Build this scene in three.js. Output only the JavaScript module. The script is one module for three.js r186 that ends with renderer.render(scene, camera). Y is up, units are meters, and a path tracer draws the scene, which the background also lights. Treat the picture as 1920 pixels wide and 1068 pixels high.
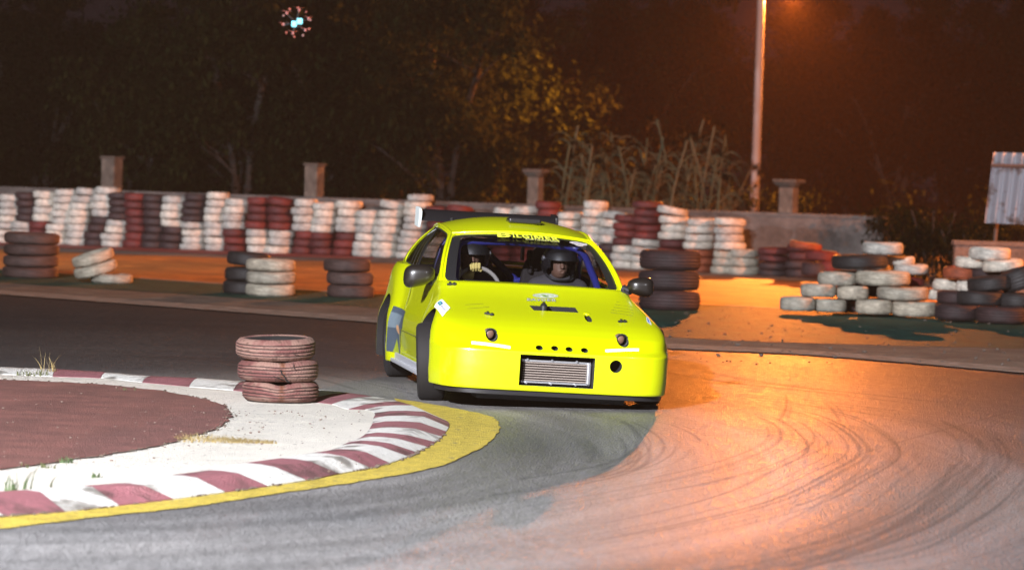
import * as THREE from 'three';
import { mergeGeometries, mergeVertices, toCreasedNormals } from 'three/addons/utils/BufferGeometryUtils.js';
import { RoundedBoxGeometry } from 'three/addons/geometries/RoundedBoxGeometry.js';
import { MarchingCubes } from 'three/addons/objects/MarchingCubes.js';
import { Brush, Evaluator, SUBTRACTION } from 'three-bvh-csg';

// ------------------------------------------------------------------ camera, sky, lights, exposure
const scene = new THREE.Scene();
const camera = new THREE.PerspectiveCamera(10.17, 1920 / 1068, 0.5, 900);
camera.position.set(0, 1.75, 0);
camera.rotation.order = 'YXZ';
camera.rotation.set(-0.0335, 0, 0.0297);
camera.focus = 24.6;
camera.userData.fStop = 2.7;
camera.updateMatrixWorld(true);

{ // night sky: dark, a little town glow low down
  const W = 64, H = 32, d = new Float32Array(W * H * 4);
  for (let y = 0; y < H; y++) for (let x = 0; x < W; x++) {
    const e = Math.max(0, ((y + 0.5) / H - 0.5) * 2), k = Math.exp(-e * 5), i = (y * W + x) * 4;
    d[i] = 0.0035 + 0.006 * k; d[i + 1] = 0.0034 + 0.0036 * k; d[i + 2] = 0.0062 + 0.0034 * k; d[i + 3] = 1;
  }
  const sky = new THREE.DataTexture(d, W, H, THREE.RGBAFormat, THREE.FloatType);
  sky.mapping = THREE.EquirectangularReflectionMapping; sky.magFilter = THREE.LinearFilter; sky.needsUpdate = true;
  scene.background = sky; scene.environment = sky;
}
const moon = new THREE.DirectionalLight(0xdfe6ff, 0.012);
moon.position.set(-30, 60, 40); moon.castShadow = true;
moon.shadow.camera.left = -60; moon.shadow.camera.right = 60; moon.shadow.camera.top = 60; moon.shadow.camera.bottom = -60; moon.shadow.camera.far = 300;
moon.shadow.radius = 2;
scene.add(moon);

function spot(pos, aim, color, cd, half, pen, radius) {
  const l = new THREE.SpotLight(color, cd, 0, half, pen, 2);
  l.position.set(...pos); l.target.position.set(...aim); scene.add(l.target);
  l.castShadow = true; l.shadow.radius = radius; scene.add(l); l.target.updateMatrixWorld();
  return l;
}
const FLOOD_A = [-9.5, 11.5, 3.0], FLOOD_B = [-21, 3.6, -50], LAMP = [6.95, 6.55, -81.8], LAMP_2 = [22, 9, -44], ADDED_FLOOD_C = [15, 9, -3];
const floodA = spot(FLOOD_A, [0.6, 0, -27], 0xf6f7ff, 10500, 0.75, 0.6, 8);
const floodB = spot(FLOOD_B, [-2, 0.6, -68], 0xf2f4ff, 1150, 0.75, 0.8, 6);
const addedFloodC = spot(ADDED_FLOOD_C, [1.5, 0, -26], 0xf6f7ff, 260, 0.6, 0.6, 8);  // unseen extra flood, added for highlights and slight fill on the car
const lampSpot = spot(LAMP, [6.5, 0, -77], 0xff8a36, 2900, 1.565, 0.2, 6);

const lampSpot2 = spot(LAMP_2, [3, 0, -61], 0xff8a36, 3900, 0.95, 0.5, 6);

scene.fog = new THREE.FogExp2(0xffcfa8, 0.00028);

const renderer = new THREE.WebGLRenderer({ antialias: true });
renderer.toneMapping = THREE.LinearToneMapping;
renderer.toneMappingExposure = 1;
renderer.shadowMap.enabled = true;

// ------------------------------------------------------------------ helpers
function rng(seed) { let s = seed >>> 0; return () => { s = (s + 0x6D2B79F5) >>> 0; let t = s; t = Math.imul(t ^ (t >>> 15), t | 1); t ^= t + Math.imul(t ^ (t >>> 7), t | 61); return ((t ^ (t >>> 14)) >>> 0) / 4294967296; }; }
const R0 = rng(11);
const V = (x, y, z) => new THREE.Vector3(x, y, z);
const clamp = (x, a, b) => Math.min(b, Math.max(a, x)), lerp = (a, b, t) => a + (b - a) * t;
const sstep = (a, b, x) => { const t = clamp((x - a) / (b - a), 0, 1); return t * t * (3 - 2 * t); };
const names = {};
const numbered = (n) => { const k = names[n] = (names[n] ?? -1) + 1; return k ? n + '_' + String(k).padStart(3, '0') : n; };
function tag(o, label, category, group, kind) {
  if (label) o.userData.label = label;
  if (category) o.userData.category = category;
  if (group) o.userData.group = group;
  if (kind) o.userData.kind = kind;
  return o;
}
const shade = (o) => { o.traverse((m) => { if (m.isMesh) { m.castShadow = true; m.receiveShadow = true; } }); return o; };
function part(name, geo, mat, parent, label) {
  const m = new THREE.Mesh(Array.isArray(geo) ? mergeGeometries(geo.map(plain), false) : geo, mat);
  m.name = name; if (label) m.userData.label = label;
  parent.add(m); return m;
}
function plain(g) {
  let h = g.index ? g.toNonIndexed() : g.clone();
  for (const k of Object.keys(h.attributes)) if (!['position', 'normal', 'uv'].includes(k)) h.deleteAttribute(k);
  if (!h.attributes.normal) h.computeVertexNormals();
  if (!h.attributes.uv) h.setAttribute('uv', new THREE.BufferAttribute(new Float32Array(h.attributes.position.count * 2), 2));
  h.morphAttributes = {}; h.clearGroups();
  return h;
}
function thing(name, label, category, pos = [0, 0, 0], turn = 0, group) {
  const o = new THREE.Group(); o.name = numbered(name); o.position.set(...pos); o.rotation.y = turn; scene.add(o);
  return tag(o, label, category, group);
}
function single(name, geo, mat, label, category, group) {
  const m = part(numbered(name), geo, mat, scene); return tag(m, label, category, group);
}
function structure(name, geo, mat, label) { const m = part(numbered(name), geo, mat, scene); m.userData.kind = 'structure'; if (label) m.userData.label = label; return m; }
const std = (r, g, b, rough = 0.9, o = {}) => new THREE.MeshStandardMaterial({ color: new THREE.Color().setRGB(r, g, b), roughness: rough, ...o });
const phys = (r, g, b, rough = 0.9, o = {}) => new THREE.MeshPhysicalMaterial({ color: new THREE.Color().setRGB(r, g, b), roughness: rough, ...o });
const box = (w, h, d, x = 0, y = 0, z = 0, r = 0) => { const g = r ? new RoundedBoxGeometry(w, h, d, 2, r) : new THREE.BoxGeometry(w, h, d); g.translate(x, y, z); return g; };
const tube = (pts, r, seg = 24, rad = 8, closed = false) => new THREE.TubeGeometry(new THREE.CatmullRomCurve3(pts.map((p) => Array.isArray(p) ? V(...p) : p), closed), seg, r, rad, closed);
function rod(a, b, r, rad = 10, r2 = r) {
  const A = V(...a), B = V(...b), d = B.clone().sub(A), g = new THREE.CylinderGeometry(r2, r, d.length(), rad);
  g.translate(0, d.length() / 2, 0); g.applyQuaternion(new THREE.Quaternion().setFromUnitVectors(V(0, 1, 0), d.normalize())); g.translate(...a); return g;
}
// survey of the place: where the sight line through a point of the 1920 x 1068 photograph meets height h, or distance d ahead
function sight(px, py) { return V(px - 960, 534 - py, -5999).applyQuaternion(camera.quaternion).normalize(); }
function ground(px, py, h = 0) { const d = sight(px, py), t = (h - 1.75) / d.y; return V(d.x * t, h, d.z * t); }
function ahead(px, py, dist) { const d = sight(px, py), t = -dist / d.z; return V(d.x * t, 1.75 + d.y * t, -dist); }
const pxPerM = (dist) => 5999 / dist;

// value noise
const NT = new Float32Array(65536); { const r = rng(5); for (let i = 0; i < 65536; i++) NT[i] = r(); }
function noise(x, y) {
  const xi = Math.floor(x), yi = Math.floor(y), fx = x - xi, fy = y - yi, u = fx * fx * (3 - 2 * fx), v = fy * fy * (3 - 2 * fy);
  const a = (xi & 255), b = ((xi + 1) & 255), c = (yi & 255) << 8, d = ((yi + 1) & 255) << 8;
  return lerp(lerp(NT[a + c], NT[b + c], u), lerp(NT[a + d], NT[b + d], u), v);
}
const fbm = (x, y, n = 4) => { let s = 0, a = 0.5, t = 0; for (let i = 0; i < n; i++) { s += a * noise(x, y); t += a; x = x * 2.03 + 17; y = y * 2.03 + 31; a *= 0.5; } return s / t; };
function texture(size, f, srgb = false, rep = 1) { // f(u, v) -> grey or [r, g, b] in 0..1
  const d = new Uint8Array(size * size * 4);
  for (let y = 0; y < size; y++) for (let x = 0; x < size; x++) {
    const c = f(x / size, y / size), i = (y * size + x) * 4;
    for (let k = 0; k < 3; k++) d[i + k] = clamp(Math.round((Array.isArray(c) ? c[k] : c) * 255), 0, 255);
    d[i + 3] = 255;
  }
  const t = new THREE.DataTexture(d, size, size); t.wrapS = t.wrapT = THREE.RepeatWrapping; t.magFilter = THREE.LinearFilter; t.minFilter = THREE.LinearFilter;
  if (srgb) t.colorSpace = THREE.SRGBColorSpace; t.repeat.set(rep, rep); t.needsUpdate = true; return t;
}
const tileNoise = (u, v, k, n = 4) => { // wraps at 1
  const f = (x, y) => fbm(x * k, y * k, n);
  return lerp(lerp(f(u, v), f(u - 1, v), u), lerp(f(u, v - 1), f(u - 1, v - 1), u), v);
};
const grain = texture(512, (u, v) => { const n = fbm(u * 128, v * 128, 2); return clamp(0.5 + (n - 0.5) * 1.6, 0, 1); });
function rep(t, k) { const c = t.clone(); c.repeat.set(k, k); c.needsUpdate = true; return c; }

// sheets lying on the ground
function planUV(g) { const p = g.attributes.position, uv = new Float32Array(p.count * 2); for (let i = 0; i < p.count; i++) { uv[2 * i] = p.getX(i); uv[2 * i + 1] = -p.getZ(i); } g.setAttribute('uv', new THREE.BufferAttribute(uv, 2)); return g; }
function sheet(pts, h) { // polygon of Vector3
  const s = new THREE.Shape(pts.map((p) => new THREE.Vector2(p.x, -p.z))), g = new THREE.ShapeGeometry(s);
  g.rotateX(-Math.PI / 2); g.translate(0, h, 0); return planUV(g);
}
function smooth(pts, n) { return new THREE.CatmullRomCurve3(pts, false, 'centripetal').getSpacedPoints(n); }
function gridGeo(rows) { // rows of equally many Vector3; uv = plan
  const nr = rows.length, nc = rows[0].length, pos = [], idx = [];
  rows.forEach((r) => r.forEach((p) => pos.push(p.x, p.y, p.z)));
  for (let i = 0; i < nr - 1; i++) for (let j = 0; j < nc - 1; j++) { const a = i * nc + j; idx.push(a, a + 1, a + nc, a + 1, a + nc + 1, a + nc); }
  const g = new THREE.BufferGeometry(); g.setAttribute('position', new THREE.Float32BufferAttribute(pos, 3)); g.setIndex(idx); g.computeVertexNormals();
  return g;
}
const ordinals = 'first second third fourth fifth sixth seventh eighth ninth tenth eleventh twelfth thirteenth fourteenth fifteenth sixteenth seventeenth eighteenth nineteenth twentieth'.split(' ');
const tens = ['', '', 'twenty', 'thirty', 'forty'];
const ord = (n) => n <= 20 ? ordinals[n - 1] : n % 10 ? tens[Math.floor(n / 10)] + '-' + ordinals[n % 10 - 1] : { 30: 'thirtieth', 40: 'fortieth', 50: 'fiftieth' }[n];
// ------------------------------------------------------------------ ground, track, verges
const dirtMap = texture(512, (u, v) => { const n = tileNoise(u, v, 10, 5), m = tileNoise(u, v, 90, 2); const k = 0.55 + 0.5 * n + 0.25 * (m - 0.5); return [k * 0.55, k * 0.48, k * 0.4]; }, true, 0.22);
const dirt = std(0.8, 0.8, 0.8, 0.95, { map: dirtMap, bumpMap: rep(grain, 1.3), bumpScale: 0.012 });
{
  const g = new THREE.PlaneGeometry(700, 700, 1, 1); g.rotateX(-Math.PI / 2); g.translate(0, -0.02, -150);
  structure('ground', planUV(g), dirt, 'bare earth around the kart track');
}
const line = (a, h = 0) => a.map(([x, y]) => ground(x, y, h));
// edges, from the near track outwards
const shoulderNear = line([[-900, 500], [-300, 529], [0, 553], [360, 580], [712, 607], [980, 630], [1245, 654], [1500, 666], [1920, 701], [2400, 745]]);
const shoulderFar = line([[-900, 494], [-300, 522], [0, 545], [360, 571], [712, 597], [980, 621], [1245, 645], [1500, 657], [1920, 691], [2400, 735]]);
const greenNear = line([[-900, 482], [-300, 508], [0, 530], [400, 556], [700, 578], [1000, 603], [1245, 632], [1500, 643], [1750, 650], [1920, 655], [2400, 690]]);
const farRoadNear = line([[-900, 455], [-300, 482], [0, 505], [410, 532], [700, 552], [1000, 562], [1380, 574], [1465, 579], [1920, 596], [2400, 618]]);
const farRoadFar = line([[-900, 432], [-300, 452], [0, 468], [430, 484], [740, 494], [1100, 506], [1400, 521], [1650, 534], [1920, 548], [2400, 574]]);

// near track: one asphalt sheet with wear, dust and rubber
const TX0 = -10, TX1 = 12, TZ0 = -11, TZ1 = -43, TS = 2048;
function roadTexture() {
  const cv = document.createElement('canvas'); cv.width = cv.height = TS; const c = cv.getContext('2d');
  c.fillStyle = '#808080'; c.fillRect(0, 0, TS, TS);
  const kx = TS / (TX1 - TX0), kz = TS / (TZ0 - TZ1);
  c.setTransform(kx, 0, 0, kz, -TX0 * kx, TZ0 * kz); // canvas in metres: (x, -z)
  c.lineCap = 'round'; const r = rng(31);
  const skid = (pts, width, alpha, n, tone = 20) => {
    const w = pts.map(([x, y]) => ground(x, y));
    n = Math.round(n * 1.4);
    for (let k = 0; k < n; k++) {
      const off = (r() - 0.5) * width, jit = 0, fan = (r() - 0.5) * width * 0.012;
      c.strokeStyle = `rgba(${tone},${tone},${tone},${Math.min(0.9, 1.6 * alpha * (0.35 + 0.65 * r()))})`; c.lineWidth = width / n * (0.2 + 0.75 * r() * r());
      const cur = new THREE.CatmullRomCurve3(w).getPoints(60), a = Math.floor(r() * 26), b = 61 - Math.floor(r() * 26);
      c.beginPath();
      for (let i = a; i < b; i++) {
        const t = cur[Math.min(i + 1, 60)].clone().sub(cur[Math.max(i - 1, 0)]).normalize();
        const x = cur[i].x - t.z * (off + fan * (i - 30)), z = cur[i].z + t.x * (off + fan * (i - 30));
        i === a ? c.moveTo(x, -z) : c.lineTo(x, -z);
      }
      c.stroke();
    }
  };
  skid([[1150, 1090], [1430, 1030], [1600, 970], [1700, 900], [1740, 860], [1725, 820], [1660, 785]], 1.0, 0.3, 9);
  skid([[800, 1050], [1100, 1005], [1400, 940], [1530, 885], [1595, 850], [1580, 812], [1520, 778], [1440, 758]], 0.7, 0.32, 8);
  skid([[700, 1000], [1000, 950], [1300, 895], [1430, 858], [1490, 825], [1480, 795], [1420, 770]], 0.5, 0.28, 7);
  skid([[900, 925], [1120, 890], [1200, 870], [1242, 840], [1230, 812], [1195, 790]], 0.45, 0.38, 6);
  skid([[1225, 785], [1275, 798], [1305, 812], [1322, 826]], 0.12, 0.5, 3);
  skid([[1475, 728], [1481, 752], [1472, 782], [1446, 806]], 0.10, 0.45, 2);
  skid([[1515, 738], [1560, 760], [1582, 785], [1588, 806]], 0.10, 0.45, 2);
  skid([[1270, 818], [1420, 812], [1560, 794], [1720, 760]], 0.06, 0.5, 2);
  skid([[1600, 852], [1700, 822], [1790, 798], [1910, 765]], 0.10, 0.4, 2);
  skid([[1300, 1090], [1650, 1045], [1820, 975], [1930, 880], [1960, 800]], 1.1, 0.3, 9);
  skid([[800, 930], [1020, 905], [1130, 880], [1165, 850], [1150, 820], [1110, 798]], 0.4, 0.3, 6);
  skid([[1340, 706], [1450, 718], [1610, 733], [1800, 752]], 0.07, 0.5, 2);
  skid([[1240, 690], [1400, 716], [1600, 738], [1900, 772]], 0.9, 0.3, 7);
  skid([[1260, 735], [1420, 745], [1640, 770], [1900, 810]], 0.5, 0.22, 6);
  skid([[-60, 640], [240, 655], [520, 680], [720, 705], [900, 745]], 1.4, 0.3, 10);
  skid([[-60, 600], [300, 612], [600, 640], [800, 668]], 1.6, 0.3, 10);
  c.setTransform(1, 0, 0, 1, 0, 0);
  const rgh = new Uint8Array(TS * TS * 4), im = c.getImageData(0, 0, TS, TS), p = im.data, rr = rng(77);
  const cx = -3.0, cz = -20.5;
  for (let j = 0; j < TS; j++) {
    const z = TZ0 - (j + 0.5) / kz;
    for (let i = 0; i < TS; i++) {
      const x = TX0 + (i + 0.5) / kx, o = (j * TS + i) * 4, mark = p[o] / 128;
      const dx = x - cx, dz = (z - cz) * 0.62, rad = Math.hypot(dx, dz), an = Math.atan2(dz, dx);
      const st = fbm(rad * 5.5 + 40, an * 1.3 + 9, 4), st2 = noise(rad * 19, an * 3 + 30), cl = fbm(x * 0.55, z * 0.33, 4);
      const dust = sstep(2.6, 1.0, Math.abs(rad - 3.1)); // light dust near the inside line
      const off = sstep(0.0, 1.0, (rad - 6.2) / 3);
      const gr = 0.55 * noise(x * 30, z * 8) + 0.45 * noise(x * 70 + 9, z * 18);
      let a = 0.13 + 0.05 * (cl - 0.5) + 0.05 * (st - 0.5) * (0.4 + 0.6 * sstep(1.5, 4, rad)) + 0.03 * (st2 - 0.5) + 0.04 * dust - 0.055 * off;
      a *= lerp(1, 0.3, sstep(-26, -29.5, z + x * 0.42) * sstep(2.4, -0.6, x)); // fresher, darker surface on the way in
      const outer = sstep(4.7, 6.0, rad), bd = fbm(rad * 2.3 + 7, an * 0.9 + 3, 3), near = sstep(-25.6, -24.0, z - 0.12 * x);
      a *= lerp(1, 0.62, outer * near); a *= 1 + 1.5 * (bd - 0.5) * near; if (x > -0.5) a *= lerp(0.5, 1, near);
      a *= 0.25 + 0.75 * mark;
      a *= 1 + 0.6 * (rr() - 0.5) + 0.4 * (gr - 0.5);
      if (rr() < 0.012) a *= 1.35;
      const ro = clamp(0.5 + 0.13 * sstep(4.7, 6.0, Math.hypot(x + 3, (z + 20.5) * 0.62)) * sstep(-22, -18, z) + 0.18 * (1 - mark) + 0.04 * (st - 0.5) + 0.08 * (cl - 0.5) + 0.16 * (gr - 0.5), 0.3, 0.9) * 255, fo = ((TS - 1 - j) * TS + i) * 4; rgh[fo] = rgh[fo + 1] = rgh[fo + 2] = ro; rgh[fo + 3] = 255;
      const w = clamp(a, 0.015, 0.6), g = Math.pow(w, 1 / 2.2) * 255, d = 6 * (cl - 0.5);
      p[o] = clamp(g * 1.01 + d, 0, 255); p[o + 1] = clamp(g * 0.995, 0, 255); p[o + 2] = clamp(g * 0.985 - d, 0, 255); p[o + 3] = 255;
    }
  }
  c.putImageData(im, 0, 0);
  const t = new THREE.CanvasTexture(cv); t.colorSpace = THREE.SRGBColorSpace; t.wrapS = t.wrapT = THREE.MirroredRepeatWrapping;
  const q = new THREE.DataTexture(rgh, TS, TS); q.wrapS = q.wrapT = THREE.MirroredRepeatWrapping; q.magFilter = THREE.LinearFilter; q.needsUpdate = true;
  return { map: t, roughnessMap: q };
}
const roadMat = phys(1, 1, 1, 1, { ...roadTexture(), bumpMap: rep(grain, 1), bumpScale: 0.007, specularIntensity: 1 });
{
  const pts = [...smooth(shoulderNear, 80), V(60, 0, -4), V(60, 0, 25), V(-60, 0, 25)];
  const g = sheet(pts, 0), p = g.attributes.position, uv = g.attributes.uv;
  for (let i = 0; i < p.count; i++) uv.setXY(i, (p.getX(i) - TX0) / (TX1 - TX0), 1 - (TZ0 - p.getZ(i)) / (TZ0 - TZ1));
  // grain repeats every 0.7 m of the sheet
  roadMat.bumpMap.repeat.set((TX1 - TX0) / 1.3, (TZ0 - TZ1) / 1.3);
  structure('road', g, roadMat, 'worn grey asphalt of the near bend with dark tyre marks');
}
const band = (A, B, h, n = 90) => { const a = smooth(A, n), b = smooth(B, n); a.forEach((p) => { p.y = h; }); b.forEach((p) => { p.y = h; }); return planUV(gridGeo([a, b])); };
const blot = texture(512, (u, v) => { const k = 0.62 + 0.65 * (tileNoise(u, v, 12, 5) - 0.4) + 0.25 * (tileNoise(u, v, 110, 2) - 0.5); return [k, k * 0.985, k * 0.965]; }, true, 0.3);
const gravelMat = phys(0.3, 0.29, 0.24, 0.85, { map: blot, bumpMap: rep(grain, 1.2), bumpScale: 0.035 });
structure('verge', band(shoulderFar, greenNear, 0.004), gravelMat, 'sandy verge between the pale edging and the green run-off');
structure('road_edging', band(shoulderNear, shoulderFar, 0.012), std(0.5, 0.46, 0.4, 0.8, { map: rep(blot, 0.8), bumpMap: rep(grain, 2), bumpScale: 0.01 }), 'pale concrete edging along the far side of the bend');
structure('run_off', band(greenNear, farRoadNear, 0.006), phys(0.03, 0.16, 0.13, 0.62, { specularIntensity: 0.5, map: rep(blot, 0.5), bumpMap: rep(grain, 1.6), bumpScale: 0.012 }), 'green painted run-off strip between the two stretches of track');
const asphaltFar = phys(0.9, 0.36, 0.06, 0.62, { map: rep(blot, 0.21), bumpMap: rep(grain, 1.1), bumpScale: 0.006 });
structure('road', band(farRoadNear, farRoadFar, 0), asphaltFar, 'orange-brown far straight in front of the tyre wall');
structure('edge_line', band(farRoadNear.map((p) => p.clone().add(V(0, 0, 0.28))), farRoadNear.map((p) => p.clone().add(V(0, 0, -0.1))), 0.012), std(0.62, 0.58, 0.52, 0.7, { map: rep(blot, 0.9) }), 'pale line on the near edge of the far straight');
const tyreLineA = line([[-900, 424], [-300, 444], [0, 455], [430, 472], [740, 484], [1100, 500], [1400, 516], [1650, 529], [1920, 543], [2400, 569]]);
const tyreLineB = tyreLineA.map((p) => p.clone().add(V(0, 0, -3)));
structure('verge', band(farRoadFar, tyreLineA, 0.006), std(0.36, 0.33, 0.3, 0.85, { map: rep(blot, 0.5), bumpMap: rep(grain, 1.4), bumpScale: 0.015 }), 'grey concrete margin at the foot of the tyre wall');
{
  const a = line([[-900, 431], [-300, 450], [0, 461], [430, 478.5], [700, 487]]), b = line([[-900, 423], [-300, 442.5], [0, 453.5], [430, 471], [700, 483]]);
  structure('edge_line', band(a, b, 0.012), std(0.62, 0.1, 0.07, 0.7, { map: rep(blot, 0.9) }), 'red painted strip at the foot of the tyre wall');
}

// ------------------------------------------------------------------ the kerbed island inside the bend
const HO = 0.012, HB = 0.085, HI = 0.06;
const kerbRows = [ // outer foot, outer crest, inner foot (photo points), colour of the block that follows
  [[-200, 986], [-260, 955], [-320, 950], 1], [[8, 966], [-50, 931], [-110, 932], 0], [[121, 957], [72, 920], [10, 924], 1], [[222, 946], [170, 911], [121, 917], 0],
  [[324, 934], [267, 909], [200, 909], 1], [[421, 921], [365, 894], [300, 894], 0], [[501, 910], [443, 886], [370, 884], 1], [[573, 899], [511, 874], [440, 870], 0],
  [[635, 887], [579, 864], [505, 861], 1], [[694, 876], [640, 854], [567, 851], 0], [[730, 867], [682, 846], [615, 844], 1], [[765, 855], [710, 836], [641, 834], 0],
  [[781, 847], [727, 830], [655, 828], 1], [[801, 837], [743, 822], [673, 821], 0], [[816, 828], [761, 815], [685, 813], 1], [[828, 818], [775, 803], [692, 804], 0],
  [[836, 808], [784, 791], [698, 793], 1], [[841, 800], [792, 780], [700, 783], 0], [[839, 789], [794, 771], [702, 774], 1], [null, [770, 759], [684, 767], 0],
  [null, [743, 751], [654, 766], 1], [null, [697, 742], [622, 757], 0], [null, [646, 735], [575, 751], 1], [null, [545, 723], [515, 742], 0], [null, [452, 714], [437, 731], 1],
  [null, [369, 708], [354, 724], 0], [null, [281, 704], [266, 716], 1], [null, [199, 697], [188, 708], 0], [null, [103, 691], [98, 705], 1], [null, [45, 689], [35, 702], 1], [null, [-80, 684], [-90, 698], 0], [null, [-300, 674], [-300, 687], 1],
];
const kO = [], kB = [], kC = [], kI = [];
kerbRows.forEach(([o, b, i]) => {
  const B = ground(...b, HB), I = ground(...i, HI); kB.push(B); kI.push(I);
  kC.push(I.clone().lerp(B, 0.3).setY(HB - 0.006));
  kO.push(o ? ground(...o, HO) : null);
});
for (let k = 0; k < kO.length; k++) if (!kO[k]) { // far side: the outer face is as wide as on the near side
  const t = kB[Math.min(k + 1, kB.length - 1)].clone().sub(kB[k - 1]).setY(0).normalize(), n = V(t.z, 0, -t.x);
  if (n.dot(kB[k].clone().sub(kI[k])) < 0) n.negate();
  kO[k] = kB[k].clone().addScaledVector(n, 0.16).setY(HO);
}
const cur = (a) => new THREE.CatmullRomCurve3(a, false, 'centripetal');
const cO = cur(kO), cB = cur(kB), cC = cur(kC), cI = cur(kI), NK = kerbRows.length - 1;
const wear = (base, dark, amt) => texture(256, (u, v) => { const n = tileNoise(u, v, 7, 5), m = tileNoise(u, v, 60, 2), k = sstep(amt, amt + 0.22, n) * 0.85, g = 1 + 0.22 * (m - 0.5); return [0, 1, 2].map((c) => lerp(dark[c], base[c], k) * g); }, true, 0.9);
const kerbWhite = [0, 1, 2].map((k) => std(0.92, 0.92, 0.92, 0.75, { map: wear([0.9, 0.895, 0.87], [0.5, 0.48, 0.45], 0.2 + 0.05 * k), bumpMap: rep(grain, 2), bumpScale: 0.006 }));
const kerbRed = [0, 1, 2].map((k) => std(0.62, 0.62, 0.62, 0.7, { map: wear([0.72, 0.45, 0.48], [0.44, 0.3, 0.3], 0.22 + 0.05 * k), bumpMap: rep(grain, 2), bumpScale: 0.006 }));
const kerb = thing('kerb', 'low concrete kerb with red and white blocks round the island', 'kerb');
kerb.userData.kind = 'structure';
for (let k = 0; k < NK; k++) {
  const rows = [[], [], [], [], [], []], n = 7;
  for (let j = 0; j < n; j++) {
    const t = (k + lerp(0.004, 0.996, j / (n - 1))) / NK, o = cO.getPoint(t), b = cB.getPoint(t), c = cC.getPoint(t), i = cI.getPoint(t);
    const m = b.clone().lerp(c, 0.5); m.y += 0.004;
    rows[0].push(o.clone().setY(-0.03)); rows[1].push(o); rows[2].push(b.clone().lerp(o, 0.06).setY(HB - 0.002)); rows[3].push(m); rows[4].push(c); rows[5].push(i.clone());
  }
  const skirt = rows[5].map((p) => p.clone().setY(-0.03)); rows.push(skirt);
  const g = toCreasedNormals(planUV(gridGeo(rows)), 0.5);
  part('kerb_block', g, (kerbRows[k][3] ? kerbWhite : kerbRed)[k % 3], kerb);
}
const inner = cI.getPoints(200);
const concreteMap = texture(512, (u, v) => { const n = tileNoise(u, v, 9, 5), m = tileNoise(u, v, 70, 3), s = sstep(0.66, 0.74, m); const k = 0.93 + 0.14 * (n - 0.5) - 0.25 * s; return [k, k * 0.975, k * 0.92]; }, true, 0.55);
const paintWhite = std(0.86, 0.86, 0.86, 0.85, { map: concreteMap, bumpMap: rep(grain, 1.8), bumpScale: 0.012 });
structure('island', sheet([...inner, V(-14, 0, inner[inner.length - 1].z), V(-14, 0, inner[0].z)], HI - 0.004), paintWhite, 'white painted concrete of the island inside the bend');
const redMap = texture(512, (u, v) => { const n = tileNoise(u, v, 8, 5), m = tileNoise(u, v, 80, 3); const k = 0.86 + 0.5 * (n - 0.5) + 0.3 * (m - 0.5); return [0.575 * k, 0.365 * k, 0.33 * k]; }, true, 0.6);
const infillPx = [[-400, 702], [0, 712], [100, 716], [200, 722], [300, 733], [380, 748], [425, 764], [433, 775], [416, 795], [372, 815], [330, 828], [250, 845], [130, 862], [0, 880], [-400, 930]];
const infillEdge = smooth(infillPx.map(([x, y]) => ground(x, y, HI)), 240).map((p) => p.add(V(0.05 * (noise(p.x * 9, p.z * 9) - 0.5), 0, 0.09 * (noise(p.x * 9 + 50, p.z * 6) - 0.5))));
structure('infill', sheet(infillEdge, HI + 0.004), std(0.8, 0.8, 0.8, 0.9, { map: redMap, bumpMap: rep(grain, 1.4), bumpScale: 0.012 }), 'dull red painted ground in the middle of the island');
{ // yellow painted band outside the kerb
  const yo = smooth([[-200, 1012], [0, 992], [100, 981], [200, 968], [380, 948], [501, 929], [622, 912], [743, 892], [818, 877], [863, 860], [909, 836], [934, 812], [936, 798], [921, 782], [863, 768], [800, 757], [740, 748]].map(([x, y]) => ground(x, y)), 120);
  const yi = []; for (let k = 0; k <= 120; k++) yi.push(cO.getPoint(k / 120 * 20.6 / NK).setY(0.006));
  yo.forEach((p, k) => { p.y = 0.006; p.x += 0.02 * (noise(k * 1.3, 3) - 0.5); p.z += 0.06 * (noise(k * 1.7, 8) - 0.5); });
  const ym = texture(512, (u, v) => { const n = tileNoise(u, v, 16, 5), m = tileNoise(u, v, 100, 2), k = 0.88 + 0.5 * (n - 0.5) + 0.35 * (m - 0.5), s = sstep(0.6, 0.72, n); return [lerp(0.86, 0.55, s) * k, lerp(0.76, 0.5, s) * k, lerp(0.3, 0.3, s) * k]; }, true, 0.9);
  const mids = [0.5].map((f) => yi.map((p, k) => p.clone().lerp(yo[k], f)));
  structure('edge_line', planUV(gridGeo([yi, ...mids, yo])), std(0.88, 0.88, 0.88, 0.7, { map: ym, bumpMap: rep(grain, 1.5), bumpScale: 0.008 }), 'worn yellow painted band round the outside of the kerb');
}
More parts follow.
